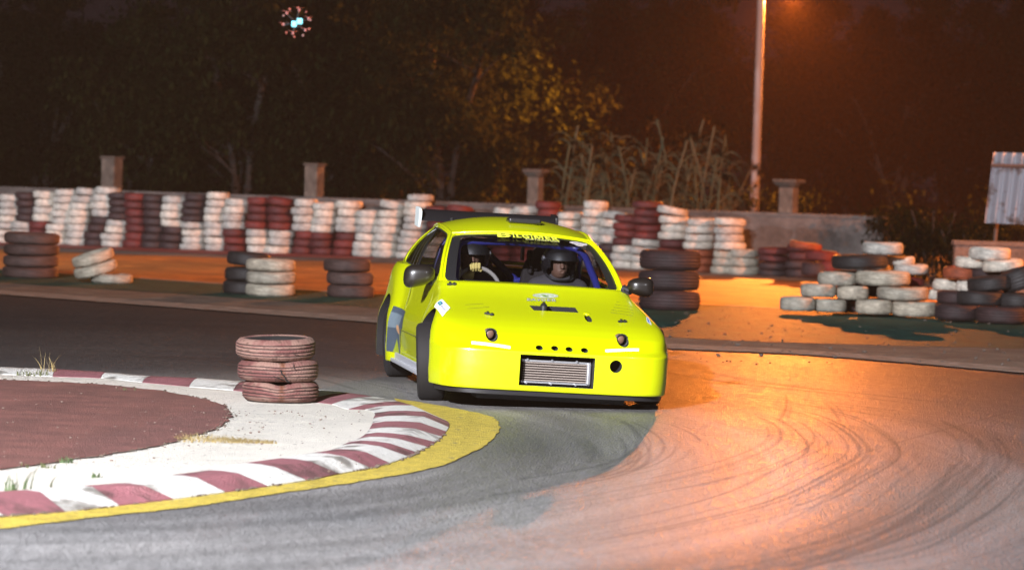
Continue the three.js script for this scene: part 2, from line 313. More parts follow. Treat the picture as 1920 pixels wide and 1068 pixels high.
// ------------------------------------------------------------------ tyres
function tyreProfile(R, h, hole, groove = 0) { // lathe profile, closed, axis y, resting on y = 0
  const b = h / 2, p = [];
  const add = (r, y) => p.push(new THREE.Vector2(r, y));
  add(hole, b * 0.55); add(hole + 0.012, b * 0.28); add(hole + 0.03, b * 0.2); add(lerp(hole, R, 0.45), b * 0.06); add(R - 0.05, 0.001); add(R - 0.022, b * 0.12); add(R - 0.004, b * 0.4);
  if (groove) {
    for (const y of [0.52, 0.82, 1.18, 1.48]) { add(R + 0.001, h / 2 * (y - 0.07)); add(R - groove, h / 2 * (y - 0.05)); add(R - groove, h / 2 * (y + 0.05)); add(R + 0.001, h / 2 * (y + 0.07)); }
  } else { add(R, b * 0.75); add(R, b * 1.25); }
  add(R - 0.004, b * 1.6); add(R - 0.022, b * 1.88); add(R - 0.05, h - 0.001); add(lerp(hole, R, 0.45), h - b * 0.06); add(hole + 0.03, h - b * 0.2); add(hole + 0.012, h - b * 0.28); add(hole, h - b * 0.55);
  add(hole + 0.035, b * 1.35); add(hole + 0.05, b); add(hole + 0.035, b * 0.65); add(hole, b * 0.55);
  return p;
}
const T_R = 0.28, T_H = 0.155;
const wallTyre = [0, 1, 2].map((k) => {
  const g = new THREE.LatheGeometry(tyreProfile(T_R, T_H, 0.17), 30), p = g.attributes.position, r = rng(40 + k);
  const a = r() * 6.28, e = 0.02 + 0.03 * r();
  for (let i = 0; i < p.count; i++) { const x = p.getX(i), z = p.getZ(i), an = Math.atan2(z, x); const s = 1 + e * Math.cos(2 * (an - a)); p.setX(i, x * s); p.setZ(i, z * s); p.setY(i, p.getY(i) * (1 - 0.07 * Math.max(0, Math.cos(an - a * 2)))); }
  return g;
});
const scuff = texture(256, (u, v) => { const n = tileNoise(u, v, 8, 5), m = tileNoise(u, v, 40, 3), k = 0.78 + 0.6 * (n - 0.5) + 0.35 * (m - 0.5); return [k, k * 0.985, k * 0.96]; }, true);
scuff.repeat.set(3, 1);
const tMat = (r, g, b, rough = 0.7) => std(r, g, b, rough, { map: scuff });
const whiteTyre = [tMat(0.84, 0.81, 0.74), tMat(0.74, 0.72, 0.67), tMat(0.88, 0.83, 0.74), tMat(0.62, 0.61, 0.58)];
const redTyre = [tMat(0.17, 0.02, 0.018), tMat(0.13, 0.018, 0.018), tMat(0.2, 0.024, 0.02), tMat(0.11, 0.017, 0.018)];
const darkTyre = [tMat(0.055, 0.026, 0.028), tMat(0.045, 0.024, 0.027)];
const blackTyre = [tMat(0.035, 0.03, 0.032, 0.6)];
const creamTyre = [tMat(0.6, 0.56, 0.47), tMat(0.53, 0.5, 0.43), tMat(0.64, 0.58, 0.48)];
const orangeTyre = [tMat(0.42, 0.1, 0.04)];
const MATS = { w: whiteTyre, r: redTyre, d: darkTyre, k: blackTyre, c: creamTyre, o: orangeTyre };
const COLOR = { w: 'white', r: 'red', d: 'maroon', k: 'black', c: 'cream', o: 'rusty' };
const rT = rng(99);
const tyreProto = {};
function placeTyre(geo, mat, pos, label, group, tilt = [0, 0], scale = [1, 1]) {
  const key = geo.uuid + mat.uuid;
  let o;
  if (!tyreProto[key]) { o = tyreProto[key] = new THREE.Mesh(geo, mat); } else o = tyreProto[key].clone();
  o.name = numbered('tyre'); scene.add(o);
  o.position.copy(pos); o.rotation.set(tilt[0], rT() * 6.28, tilt[1]); o.scale.set(scale[0], scale[1], scale[0]);
  o.rotation.order = 'XZY';
  return tag(o, label, 'tyre', group);
}

// the long wall: [photo x of the stack, photo y of its top, upper colour, lower colour, lean in metres]
const base = cur(tyreLineA);
const baseAt = (px) => { let lo = 0, hi = 1; for (let k = 0; k < 40; k++) { const m = (lo + hi) / 2, p = base.getPoint(m); const q = p.clone().project(camera); ((q.x + 1) * 960 < px) ? lo = m : hi = m; } return base.getPoint(lo); };
const wallStacks = [
  [-26, 362, 'r', 'w', 0.1], [12, 364, 'w', 'w', 0.12], [44, 360, 'd', 'w', 0.05], [76, 358, 'w', 'r', 0.1], [113, 354, 'w', 'w', 0.16], [147, 352, 'w', 'w', 0.15], [187, 350, 'w', 'd', 0.16], [219, 360, 'd', 'w', 0.1],
  [252, 362, 'r', 'r', 0], [287, 364, 'd', 'd', 0], [322, 367, 'w', 'd', 0], [360, 363, 'd', 'w', 0.02], [402, 360, 'w', 'w', 0], [438, 372, 'w', 'r', 0], [481, 369, 'r', 'w', 0], [523, 372, 'r', 'w', 0],
  [569, 373, 'w', 'r', 0], [604, 379, 'w', 'r', 0], [650, 376, 'w', 'r', 0.04], [686, 393, 'w', 'w', 0.05], [726, 378, 'w', 'w', 0.08], [776, 364, 'w', 'w', 0.16], [818, 386, 'r', 'w', 0.05], [858, 387, 'r', 'w', 0],
  [902, 400, 'w', 'r', 0], [944, 392, 'w', 'r', 0], [984, 386, 'w', 'r', 0], [1026, 377, 'r', 'w', 0], [1066, 398, 'w', 'w', 0], [1112, 376, 'w', 'w', 0.05], [1146, 396, 'w', 'd', 0.02],
  [1176, 402, 'r', 'w', 0], [1214, 377, 'r', 'w', 0.02], [1262, 390, 'w', 'r', 0], [1312, 409, 'w', 'o', 0], [1368, 409, 'w', 'c', 0.03], [1398, 467, 'c', 'c', 0], [1455, 464, 'r', 'd', 0], [1506, 455, 'r', 'd', 0],
];
wallStacks.forEach(([px, top, up, lo, lean], s) => {
  const b = baseAt(px), d = -b.z, s1 = pxPerM(d), R = clamp((s > 30 ? 0.3 : 0.27) * (0.97 + 0.08 * rT()), 0.25, 0.34);
  const hTop = ahead(px, top, d).y, n = Math.max(3, Math.round(hTop / 0.158)), h = hTop / n, half = Math.floor(n * 0.5);
  const wave = rT() * 6.28; let y = 0;
  for (let k = 0; k < n; k++) {
    const c = MATS[k < half ? lo : up], sq = 0.94 + 0.12 * rT(), m = c[Math.floor(rT() * c.length)], last = k === n - 1;
    const tl = last && (s * 7) % 5 < 2 ? [(rT() - 0.5) * 0.1, (rT() - 0.3) * -0.22] : [(rT() - 0.5) * 0.06, (rT() - 0.5) * 0.07];
    const pos = V(b.x + lean * (k / n - 0.5) * 1.6 + 0.025 * Math.sin(k * 1.1 + wave) + 0.05 * (rT() - 0.5), y + (last && tl[1] < -0.08 ? 0.02 : 0), b.z - R + 0.05 * (rT() - 0.5));
    const col = COLOR[k < half ? lo : up];
    placeTyre(wallTyre[Math.floor(rT() * 3)], m, pos, `${col} tyre, ${last ? 'topmost' : k === 0 ? 'lowest' : ord(k + 1) + ' up'} in the ${s + 1 > 20 ? ord(wallStacks.length - s) + ' stack from the right' : ord(s + 1) + ' stack from the left'} of the wall`, 'painted tyres stacked in the tyre wall', tl, [R / T_R * sq, h / T_H]);
    y += h;
  }
});

// low stacks on the run-off: px, base y, width px, tyres, height of each px, tone
function looseStack(px, py, wpx, n, hpx, tone, what, group) {
  const b = ground(px, py), R = wpx / pxPerM(-b.z) / 2, h = hpx / pxPerM(-b.z); b.z -= R;
  for (let k = 0; k < n; k++) {
    const m = MATS[tone][k % MATS[tone].length];
    placeTyre(bigTyre[k % 2], m, V(b.x + 0.04 * (rT() - 0.5) + what[1] * (n - 1 - k), k * h, b.z + 0.03 * (rT() - 0.5)), `${n === 1 ? '' : k === n - 1 ? 'top ' : k === 0 ? 'bottom ' : n === 4 ? (k === 1 ? 'second lowest ' : 'third lowest ') : 'middle '}${what[0]}`, group, [(rT() - 0.5) * 0.03, (rT() - 0.5) * 0.03], [R / 0.3, h / 0.17]);
  }
}
const bigTyre = [0, 1].map((k) => {
  const g = new THREE.LatheGeometry(tyreProfile(0.3, 0.17, 0.175, 0.008), 64), p = g.attributes.position;
  for (let i = 0; i < p.count; i++) { const an = Math.atan2(p.getZ(i), p.getX(i)); p.setY(i, p.getY(i) * (1 - 0.05 * (1 + Math.sin(an * 2 + k * 2)) * 0.5)); }
  return g;
});
MATS.b = [tMat(0.10, 0.058, 0.054), tMat(0.12, 0.075, 0.07)]; 
looseStack(50, 522, 105, 4, 21.5, 'b', ['faded brown tyre of the wide four-tyre stack at the track edge', 0.0], 'tyres of the brown four-tyre stack');
looseStack(648, 559, 90, 3, 24.5, 'b', ['brown tyre of the three-tyre stack just left of the yellow car', 0.025], 'tyres of the brown stack next to the car');
looseStack(501, 556, 94, 3, 23.5, 'c', ['cream tyre of the three-tyre stack with a black tyre behind it', 0.012], 'cream tyres of the stack on the run-off');
looseStack(1254, 583, 117, 3, 38, 'd', ['fat dark tyre of the stack behind the right wing mirror', 0.012], 'fat dark tyres beside the car');
{ // a big black tyre on its tread behind the cream stack
  const b = ground(452, 553); b.z -= 0.5;
  for (let k = 0; k < 3; k++) placeTyre(bigTyre[k % 2], MATS.k[0], V(b.x + 0.02 * k, 0.19 * k + (k === 2 ? 0.02 : 0), b.z), `${['lowest', 'middle', 'tilted topmost'][k]} bare black tyre hidden half behind the cream stack`, 'black tyres behind the cream stack', [0, k === 2 ? -0.08 : 0], [1.02, 1.13]);
}
{ // the tilted pair
  const b = ground(204, 532), s = pxPerM(-b.z), R = 0.31; b.z -= R;
  placeTyre(bigTyre[0], MATS.c[1], b, 'flat lower cream tyre with two tilted tyres leaning on it', 'leaning cream tyres on the run-off', [0, 0], [1.05, 0.85]);
  const q = ahead(186, 513, -b.z + 0.1);
  placeTyre(bigTyre[1], MATS.c[0], V(q.x - 0.02, 0.13, b.z + 0.02), 'middle tilted tyre leaning on the flat cream tyre', 'leaning cream tyres on the run-off', [0.1, 0.27], [1.1, 1.0]);
  placeTyre(bigTyre[0], MATS.c[2], V(q.x - 0.065, 0.295, b.z + 0.0), 'top tilted tyre of the leaning cream tyres', 'leaning cream tyres on the run-off', [0.1, 0.29], [1.06, 1.0]);
}
// two heaps of tyres on the run-off: px, py of the centre of the visible side, width px, height px, tone, distance behind the front row
function heap(list, distance, heapName, group) {
  list.forEach(([px, py, w, hp, tone, back, desc, tx = 0, tz = 0]) => {
    const d = distance + back, s = pxPerM(d), R = w / s / 2, h = hp / s, c = ahead(px, py, d);
    const y = Math.max(0.0, c.y - h / 2);
    placeTyre(bigTyre[0], MATS[tone][Math.floor(rT() * MATS[tone].length)], V(c.x, y, -d - R), `${desc} ${heapName}`, group, [tx, tz], [R / 0.3, h / 0.17]);
  });
}
const hA = 'of the cream tyre heap';
heap([
  [1499, 570, 68, 27, 'c', 0.1, 'grey cream tyre at the low end'], [1560, 573, 62, 25, 'c', 0.25, 'second bottom-row tyre'], [1643, 576, 70, 27, 'c', 0.05, 'third bottom-row tyre'], [1720, 580, 86, 29, 'c', 0, 'big bottom-row tyre at the thick end'],
  [1538, 545, 68, 25, 'c', 0.2, 'left tyre in the second row'], [1602, 549, 62, 26, 'c', 0.3, 'middle tyre in the second row'], [1699, 551, 98, 26, 'c', 0.05, 'widest tyre in the second row'],
  [1574, 523, 74, 26, 'c', 0.3, 'left tyre in the third row'], [1662, 522, 104, 29, 'c', 0.15, 'right tyre in the third row'],
  [1619, 491, 108, 27, 'k', 0.35, 'scuffed black tyre lying tilted near the top', 0.0, 0.05], [1660, 466, 78, 24, 'w', 0.55, 'white tyre on the very top'],
  [1690, 489, 60, 18, 'w', 1.0, 'white tyre just below the top'], [1712, 505, 68, 20, 'w', 0.9, 'orange-lit tyre on the shoulder'], [1706, 530, 64, 20, 'r', 1.1, 'red tyre tucked behind the shoulder'], [1640, 545, 70, 25, 'd', 1.0, 'dark tyre deep in the middle'], [1600, 574, 70, 25, 'd', 0.9, 'dark tyre deep at the bottom'], [1660, 572, 70, 25, 'd', 1.1, 'maroon tyre deep at the bottom'],
  [1610, 520, 80, 25, 'd', 1.0, 'dark tyre behind the third row'],
], 43.2, hA, 'tyres of the cream heap');
const hB = 'of the dark heap by the picture edge';
heap([
  [1800, 586, 84, 30, 'd', 0.0, 'maroon tyre at the foot'], [1885, 592, 96, 32, 'd', -0.3, 'broad maroon tyre at the foot'], [1845, 560, 90, 28, 'k', 0.2, 'black tyre in the second row'], [1915, 564, 80, 28, 'k', 0.2, 'outermost black tyre in the second row'], [1800, 558, 76, 25, 'd', 0.5, 'small maroon tyre in the second row'],
  [1868, 532, 92, 28, 'k', 0.35, 'black tyre tilted in the third row', 0, 0.12], [1925, 522, 76, 40, 'k', 0.4, 'upright-leaning black tyre', 0, 0.35],
  [1862, 476, 80, 26, 'w', 1.6, 'white tyre on the very top'], [1828, 492, 66, 22, 'w', 1.8, 'white tyre left below the top'], [1888, 498, 78, 22, 'w', 1.4, 'white tyre right below the top', 0, 0.1], [1806, 512, 66, 24, 'o', 1.9, 'rust red tyre at the back'], [1780, 534, 56, 22, 'w', 2.2, 'small white tyre at the back'], [1818, 537, 44, 22, 'w', 1.9, 'narrow white tyre at the back'], [1768, 553, 54, 20, 'w', 2.4, 'orange-lit white tyre between the two heaps'],
  [1860, 512, 80, 26, 'd', 1.8, 'maroon tyre under the white ones'], [1850, 540, 80, 26, 'd', 2.0, 'dark tyre buried at the back'], [1790, 580, 70, 25, 'd', 1.6, 'dark tyre buried at the foot'],
], 42.4, hB, 'tyres of the dark heap');
{ // loose red tyres tilted behind the cream heap
  const d = 58;
  [[1513, 461, 62, 13, 'o', -0.12, 'topmost rust red tyre on the low red stack'], [1545, 480, 64, 20, 'r', -0.05, 'red tyre leaning between wall and cream heap'], [1560, 498, 64, 22, 'r', 0.22, 'tilted red tyre behind the cream heap'], [1535, 505, 60, 26, 'd', 0, 'maroon tyre under the tilted red ones']].forEach(([px, py, w, hp, tone, tz, l], k) => {
    const s = pxPerM(d + k * 0.1), c = ahead(px, py, d), R = w / s / 2; placeTyre(bigTyre[0], MATS[tone][0], V(c.x, Math.max(0, c.y - hp / s / 2), -d - R), l, 'red tyres at the end of the tyre wall', [0, tz], [R / 0.3, hp / s / 0.17]);
  });
}

// near stack of three faded red tyres on the island
{
  const treadBump = texture(512, (u, v) => { const x = (u * 74 + 1.6 * Math.abs((v * 5) % 1 - 0.5)) % 1; const sip = Math.abs(x - 0.5) < 0.11 ? 0.25 : 1; return sip * (0.85 + 0.3 * (noise(u * 200, v * 60) - 0.5)); });
  const paint = (seed) => texture(512, (u, v) => {
    const n = fbm(u * 14 + seed * 9, v * 5 + seed, 5), m = fbm(u * 60 + seed, v * 26, 3), side = Math.abs(v - 0.5) * 2;
    const pink = [0.6, 0.47, 0.42], red = [0.47, 0.29, 0.27], brown = [0.27, 0.19, 0.15], k = sstep(0.3, 0.62, n), q = sstep(0.62, 0.75, m) * 0.6;
    const gv = v * 33, gi = (gv - 8.5) / 4, gk = Math.abs(gi - Math.round(gi)) * 4, inG = gi > -0.3 && gi < 3.3 ? sstep(1.05, 0.55, gk) : 0;
    const rust = sstep(0.02, 0.0, Math.abs(u - 0.515)) * (seed === 2 || seed === 1 ? 0.6 : 0) * sstep(0.3, 0.6, m);
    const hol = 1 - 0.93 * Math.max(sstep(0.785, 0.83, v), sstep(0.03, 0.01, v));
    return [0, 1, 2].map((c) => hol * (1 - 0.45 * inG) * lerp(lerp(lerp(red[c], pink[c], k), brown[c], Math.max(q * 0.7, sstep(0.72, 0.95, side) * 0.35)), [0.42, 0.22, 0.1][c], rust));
  }, true);
  const top = ground(519, 756, HI), R = 0.292; top.z -= R;
  const hs = [0.152, 0.158, 0.15]; let y = HI;
  const labels = ['bottom faded red tyre of the near stack standing on the white island', 'middle faded red tyre of the near stack, torn and dented in front', 'top faded red tyre of the near stack with its dark hole showing'];
  for (let k = 0; k < 3; k++) {
    const g = new THREE.LatheGeometry(tyreProfile(R * [0.955, 1.015, 1.0][k], hs[k], 0.185, 0.006), 140, Math.PI), p = g.attributes.position, uv = g.attributes.uv;
    for (let i = 0; i < p.count; i++) {
      const x = p.getX(i), z = p.getZ(i), rr = Math.hypot(x, z), an = Math.atan2(x, z); // an = 0 faces the track
      let yy = p.getY(i), s = 1; const f = yy / hs[k];
      if (k === 1) { const d = Math.exp(-((an - 0.12) ** 2) / 0.18); s -= 0.05 * d * (1 - f); yy += 0.022 * d * (f - 0.15) * -1; yy += 0.01 * Math.sin(an * 1.3 + 0.4) * f; }
      if (k === 0) { const d = Math.exp(-((an - 0.05) ** 2) / 0.12); yy -= 0.026 * d * f; s -= 0.016 * d * f; s += 0.012 * (1 - f); }
      if (k === 2) yy += 0.012 * Math.sin(an + 1.2) * f;
      p.setXYZ(i, x * s, yy, z * s);
    }
    g.computeVertexNormals();
    const pm = paint(k + 1), tb = treadBump.clone(); tb.needsUpdate = true;
    const o = thing('tyre', labels[k], 'tyre', [top.x + [0.003, -0.02, -0.042][k], y, top.z], 0.1 * k, 'tyres of the near stack'); if (k === 2) { o.rotation.x = 0.08; o.position.y += 0.016; }
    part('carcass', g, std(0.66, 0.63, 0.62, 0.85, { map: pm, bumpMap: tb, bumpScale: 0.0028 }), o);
    if (k === 1) { // the tear
      const cr = tube([[0.012, 0.098, R + 0.004], [0.02, 0.07, R + 0.003], [0.045, 0.045, R - 0.004], [0.055, 0.02, R - 0.014], [0.075, 0.008, R - 0.02]], 0.0055, 20, 6);
      part('tear', [cr, tube([[-0.04, 0.05, R - 0.002], [0.0, 0.034, R - 0.006], [0.04, 0.022, R - 0.014]], 0.003, 12, 5), tube([[0.1, 0.15, R - 0.008], [0.105, 0.12, R - 0.004], [0.118, 0.1, R - 0.004]], 0.0025, 12, 5)], std(0.008, 0.006, 0.005), o);
    }
    if (k === 2) part('tear', tube([[0.09, 0.075, R - 0.004], [0.11, 0.06, R - 0.008], [0.125, 0.06, R - 0.014], [0.14, 0.05, R - 0.022]], 0.002, 12, 5), std(0.012, 0.01, 0.009), o);
    y += hs[k] - 0.004;
  }
}
// ------------------------------------------------------------------ wall, pillars, sheet, lamp post
const wallMap = texture(512, (u, v) => { const n = tileNoise(u, v, 7, 5), m = tileNoise(u, v, 50, 3), k = 0.8 + 0.7 * (n - 0.5) + 0.3 * (m - 0.5); return [k, k * 0.97, k * 0.94]; }, true, 0.4);
const wallMat = std(0.27, 0.255, 0.25, 0.9, { map: wallMap, bumpMap: rep(grain, 1), bumpScale: 0.02 });
const wallZ = (x) => { const a = tyreLineA[2], b = tyreLineA[6]; return lerp(a.z, b.z, (x - a.x) / (b.x - a.x)) - 2.2; };
const wDir = Math.atan2(-(wallZ(1) - wallZ(0)), 1);
const boxUV = (g) => { const p = g.attributes.position, n = g.attributes.normal, uv = g.attributes.uv; for (let i = 0; i < p.count; i++) { Math.abs(n.getX(i)) > 0.7 ? uv.setXY(i, p.getZ(i), p.getY(i)) : Math.abs(n.getY(i)) > 0.7 ? uv.setXY(i, p.getX(i), p.getZ(i)) : uv.setXY(i, p.getX(i), p.getY(i)); } return g; };
{
  const x0 = -26, x1 = ahead(1656, 440, -wallZ(7.2)).x, w = (x1 - x0) / Math.cos(wDir), xm = (x0 + x1) / 2;
  const o = thing('wall', 'long low grey concrete wall behind the tyre wall', 'wall', [xm, 0, wallZ(xm)], wDir); o.userData.kind = 'structure';
  part('wall_panel', boxUV(box(w, 1.14, 0.2, 0, 0.57, -0.1, 0)), wallMat, o);
  part('coping', boxUV(box(w, 0.07, 0.26, 0, 1.1755, -0.1, 0.012)), wallMat, o);
  const xa = ahead(1800, 440, 52).x, o2 = thing('wall', 'short end piece of concrete wall under the corrugated sheet', 'wall', [xa + 4, 0, -52.5]); o2.userData.kind = 'structure';
  part('wall_panel', boxUV(box(8, 0.86, 0.22, 0, 0.43, -0.1)), wallMat, o2);
  part('coping', boxUV(box(8.06, 0.08, 0.28, 0, 0.9005, -0.1, 0.012)), wallMat, o2);
}
const pillarMat = std(0.26, 0.225, 0.195, 0.9, { map: rep(wallMap, 0.9), bumpMap: rep(grain, 1), bumpScale: 0.015 });
[[210, 293, 38, 0, 'plain square pillar on the wall above the left tyres'], [590, 306, 36, 0, 'plain slim pillar on the wall behind the tyre stacks'], [1005, 317, 42, 1, 'pillar with a flared head above the roof of the car'], [1480, 336, 52, 1, 'pillar with a flared head just past the lamp post']].forEach(([px, top, w, flare, l]) => {
  let d = 66; for (let k = 0; k < 5; k++) d = -wallZ(ahead(px, 360, d).x) + 0.1;
  const s = pxPerM(d), c = ahead(px, top, d), W = w / s * 0.88, H = c.y - 1.21;
  const o = thing('pillar', l, 'pillar', [c.x, 1.2115, -d], wDir, 'pillars on the concrete wall');
  const sh = flare ? W * 0.62 : W * 0.86, g = box(sh, H - (flare ? 0.17 : 0.06), sh, 0, (H - (flare ? 0.17 : 0.06)) / 2, 0, 0.015);
  part('shaft', boxUV(g), pillarMat, o);
  const cap = flare ? new THREE.CylinderGeometry(W * 0.72, sh * 0.7, 0.1, 4, 1) : box(W, 0.06, W, 0, 0, 0, 0.01);
  if (flare) cap.rotateY(Math.PI / 4);
  cap.translate(0, flare ? H - 0.118 : H - 0.029, 0);
  part('cap', cap, pillarMat, o);
  if (flare) part('cap_slab', box(W * 1.04, 0.065, W * 1.04, 0, H - 0.034, 0, 0.01), pillarMat, o);
});
{ // corrugated sheet leaning behind the end wall
  const d = 53.2, o = thing('corrugated_sheet', 'weathered grey corrugated metal sheet leaning above the end wall', 'metal sheet', [0, 0, 0]);
  const n = 96, w = 3.2, h = 1.18, a = ahead(1846, 418, d), rows = [];
  for (let j = 0; j <= 6; j++) { const r = []; for (let i = 0; i <= n; i++) { const x = i / n * w, f = j / 6; r.push(V(a.x + x * 0.8 + 0.14 * f, a.y + f * h, a.z + x * 0.6 - f * 0.22 + 0.035 * Math.cos(x / 0.18 * 6.283))); } rows.push(r); }
  const g = gridGeo(rows), p = g.attributes.position, uv = new Float32Array(p.count * 2); for (let i = 0; i < p.count; i++) { uv[2 * i] = p.getX(i); uv[2 * i + 1] = p.getY(i); } g.setAttribute('uv', new THREE.BufferAttribute(uv, 2));
  const rust = texture(256, (u, v) => { const n = tileNoise(u, v, 6, 5), m = tileNoise(u, v, 30, 3), k = sstep(0.5, 0.68, n * 0.7 + m * 0.3); return [lerp(0.74, 0.4, k), lerp(0.76, 0.29, k), lerp(0.8, 0.25, k)]; }, true, 0.7);
  part('sheet_panel', g, std(0.5, 0.5, 0.5, 0.6, { map: rust, metalness: 0.15 }), o);
  part('batten', rod([a.x - 0.02 + 0.13, a.y + 0.96, a.z - 0.13], [a.x + w * 0.8 + 0.13, a.y + 0.96, a.z + w * 0.6 - 0.13], 0.03, 6), std(0.12, 0.07, 0.05), o);
  part('frame', [rod([a.x + 0.2, 0, a.z - 0.5], [a.x + 0.34, a.y + h, a.z - 0.34], 0.035, 6), rod([a.x + 2.1, 0, a.z + 1.1], [a.x + 2.24, a.y + h, a.z + 1.26], 0.035, 6)], std(0.08, 0.06, 0.05), o);
}
{ // lamp post with the orange lamp
  const b = V(LAMP[0] - 0.95, 0, LAMP[2] + 1.8);
  const o = thing('street_lamp', 'tall pale lamp post with an orange lamp behind the wall', 'street lamp', [b.x, 0, b.z]);
  part('pole', [rod([0, 0, 0], [0, 6.6, 0], 0.11, 16, 0.09), box(0.5, 0.03, 0.5, 0, 0.015, 0)], std(0.3, 0.27, 0.26, 0.6), o);
  part('arm', tube([[0, 6.55, 0], [0.08, 6.7, -0.15], [0.45, 6.75, -0.8], [0.85, 6.75, -1.6]], 0.045, 16, 8), std(0.55, 0.5, 0.48, 0.45), o);
  const head = part('lamp_head', box(0.62, 0.12, 0.28, 0.95, 6.73, -1.8, 0.05), std(0.3, 0.3, 0.3, 0.5), o);
  part('lamp_glass', box(0.42, 0.03, 0.2, 0.95, 6.655, -1.8, 0.012), std(0.2, 0.1, 0.03, 0.4, { emissive: new THREE.Color(1, 0.42, 0.08), emissiveIntensity: 6 }), head);
}
{ // the next lamp of the row, which lights the tyre wall from the side
  const o = thing('street_lamp', 'second orange street lamp beside the end of the far straight', 'street lamp', [LAMP_2[0] + 1, 0, LAMP_2[2]]);
  part('pole', rod([0, 0, 0], [0, 9.1, 0], 0.125, 16, 0.1), std(0.3, 0.27, 0.26, 0.6), o);
  part('arm', tube([[0, 9.05, 0], [-0.1, 9.18, 0], [-0.5, 9.22, 0], [-0.9, 9.22, 0]], 0.045, 16, 8), std(0.3, 0.27, 0.26, 0.6), o);
  const head = part('lamp_head', box(0.62, 0.12, 0.28, -1, 9.18, 0, 0.05), std(0.3, 0.3, 0.3, 0.5), o);
  part('lamp_glass', box(0.42, 0.03, 0.2, -1, 9.105, 0, 0.012), std(0.2, 0.1, 0.03, 0.4, { emissive: new THREE.Color(1, 0.42, 0.08), emissiveIntensity: 6 }), head);
}
function mast(p, aim, color, l) { // floodlight masts that light the bend
  const o = thing('floodlight', l, 'floodlight', [p[0], 0, p[2]]);
  const dir = V(...aim).sub(V(...p)).normalize(), back = dir.clone().multiplyScalar(-0.35);
  part('pole', rod([back.x, 0, back.z], [back.x, p[1] + 0.5, back.z], 0.12, 12, 0.08), std(0.4, 0.4, 0.4, 0.5), o);
  const hg = box(0.7, 0.5, 0.16, 0, 0, -0.16, 0.03), lg = box(0.62, 0.42, 0.02, 0, 0, -0.07, 0.005);
  const q = new THREE.Quaternion().setFromUnitVectors(V(0, 0, 1), dir);
  for (const g of [hg, lg]) { g.applyQuaternion(q); g.translate(0, p[1], 0); }
  const h = part('lamp_head', hg, std(0.15, 0.15, 0.15, 0.5), o);
  part('lamp_glass', lg, std(0.3, 0.3, 0.3, 0.3, { emissive: color, emissiveIntensity: 8 }), h);
}
mast(FLOOD_A, [0.6, 0, -27], new THREE.Color(1, 0.93, 0.8), 'white floodlight on a mast beside the near side of the track');
mast(ADDED_FLOOD_C, [1.5, 0, -26], new THREE.Color(0.95, 0.97, 1), 'added unseen floodlight outside the bend for highlights on the car');
mast(FLOOD_B, [-2, 0.6, -68], new THREE.Color(0.9, 0.95, 1), 'cool white floodlight on a mast at the far straight');

// ------------------------------------------------------------------ trees, canes and shrubs
const barkMat = std(0.035, 0.027, 0.022, 0.95, { bumpMap: rep(grain, 3), bumpScale: 0.02 });
const leafMats = [[0.058, 0.088, 0.027], [0.044, 0.07, 0.028], [0.065, 0.082, 0.028], [0.04, 0.062, 0.026]].map((c) => phys(...c, 0.8, { transmission: 0.3, thickness: 0 }));
function leafCloud(seed, clumps, per, size, spread) { // small leaf faces gathered round clump centres
  const r = rng(seed), pos = [], nor = [];
  for (const [cx, cy, cz, cr] of clumps) for (let k = 0; k < per; k++) {
    const g = () => (r() + r() + r() - 1.5) * 0.9;
    const x = cx + g() * cr, y = cy + g() * cr * 0.8, z = cz + g() * cr, a = r() * 6.28, e = (r() - 0.3) * 1.8, L = size * (0.6 + 0.8 * r()), w = L * spread;
    const d = V(Math.cos(a) * Math.cos(e), -Math.sin(e), Math.sin(a) * Math.cos(e)), u = V(-d.z, (r() - 0.5) * 0.8, d.x).normalize();
    const n = d.clone().cross(u).normalize();
    const tip = [x + d.x * L, y + d.y * L, z + d.z * L], m1 = [x + d.x * L * 0.45 + u.x * w, y + d.y * L * 0.45 + u.y * w, z + d.z * L * 0.45 + u.z * w], m2 = [x + d.x * L * 0.45 - u.x * w, y + d.y * L * 0.45 - u.y * w, z + d.z * L * 0.45 - u.z * w];
    pos.push(x, y, z, ...m1, ...tip, x, y, z, ...tip, ...m2);
    for (let q = 0; q < 6; q++) nor.push(n.x, n.y, n.z);
  }
  const g = new THREE.BufferGeometry(); g.setAttribute('position', new THREE.Float32BufferAttribute(pos, 3)); g.setAttribute('normal', new THREE.Float32BufferAttribute(nor, 3));
  g.setAttribute('uv', new THREE.BufferAttribute(new Float32Array(pos.length / 3 * 2), 2)); return g;
}
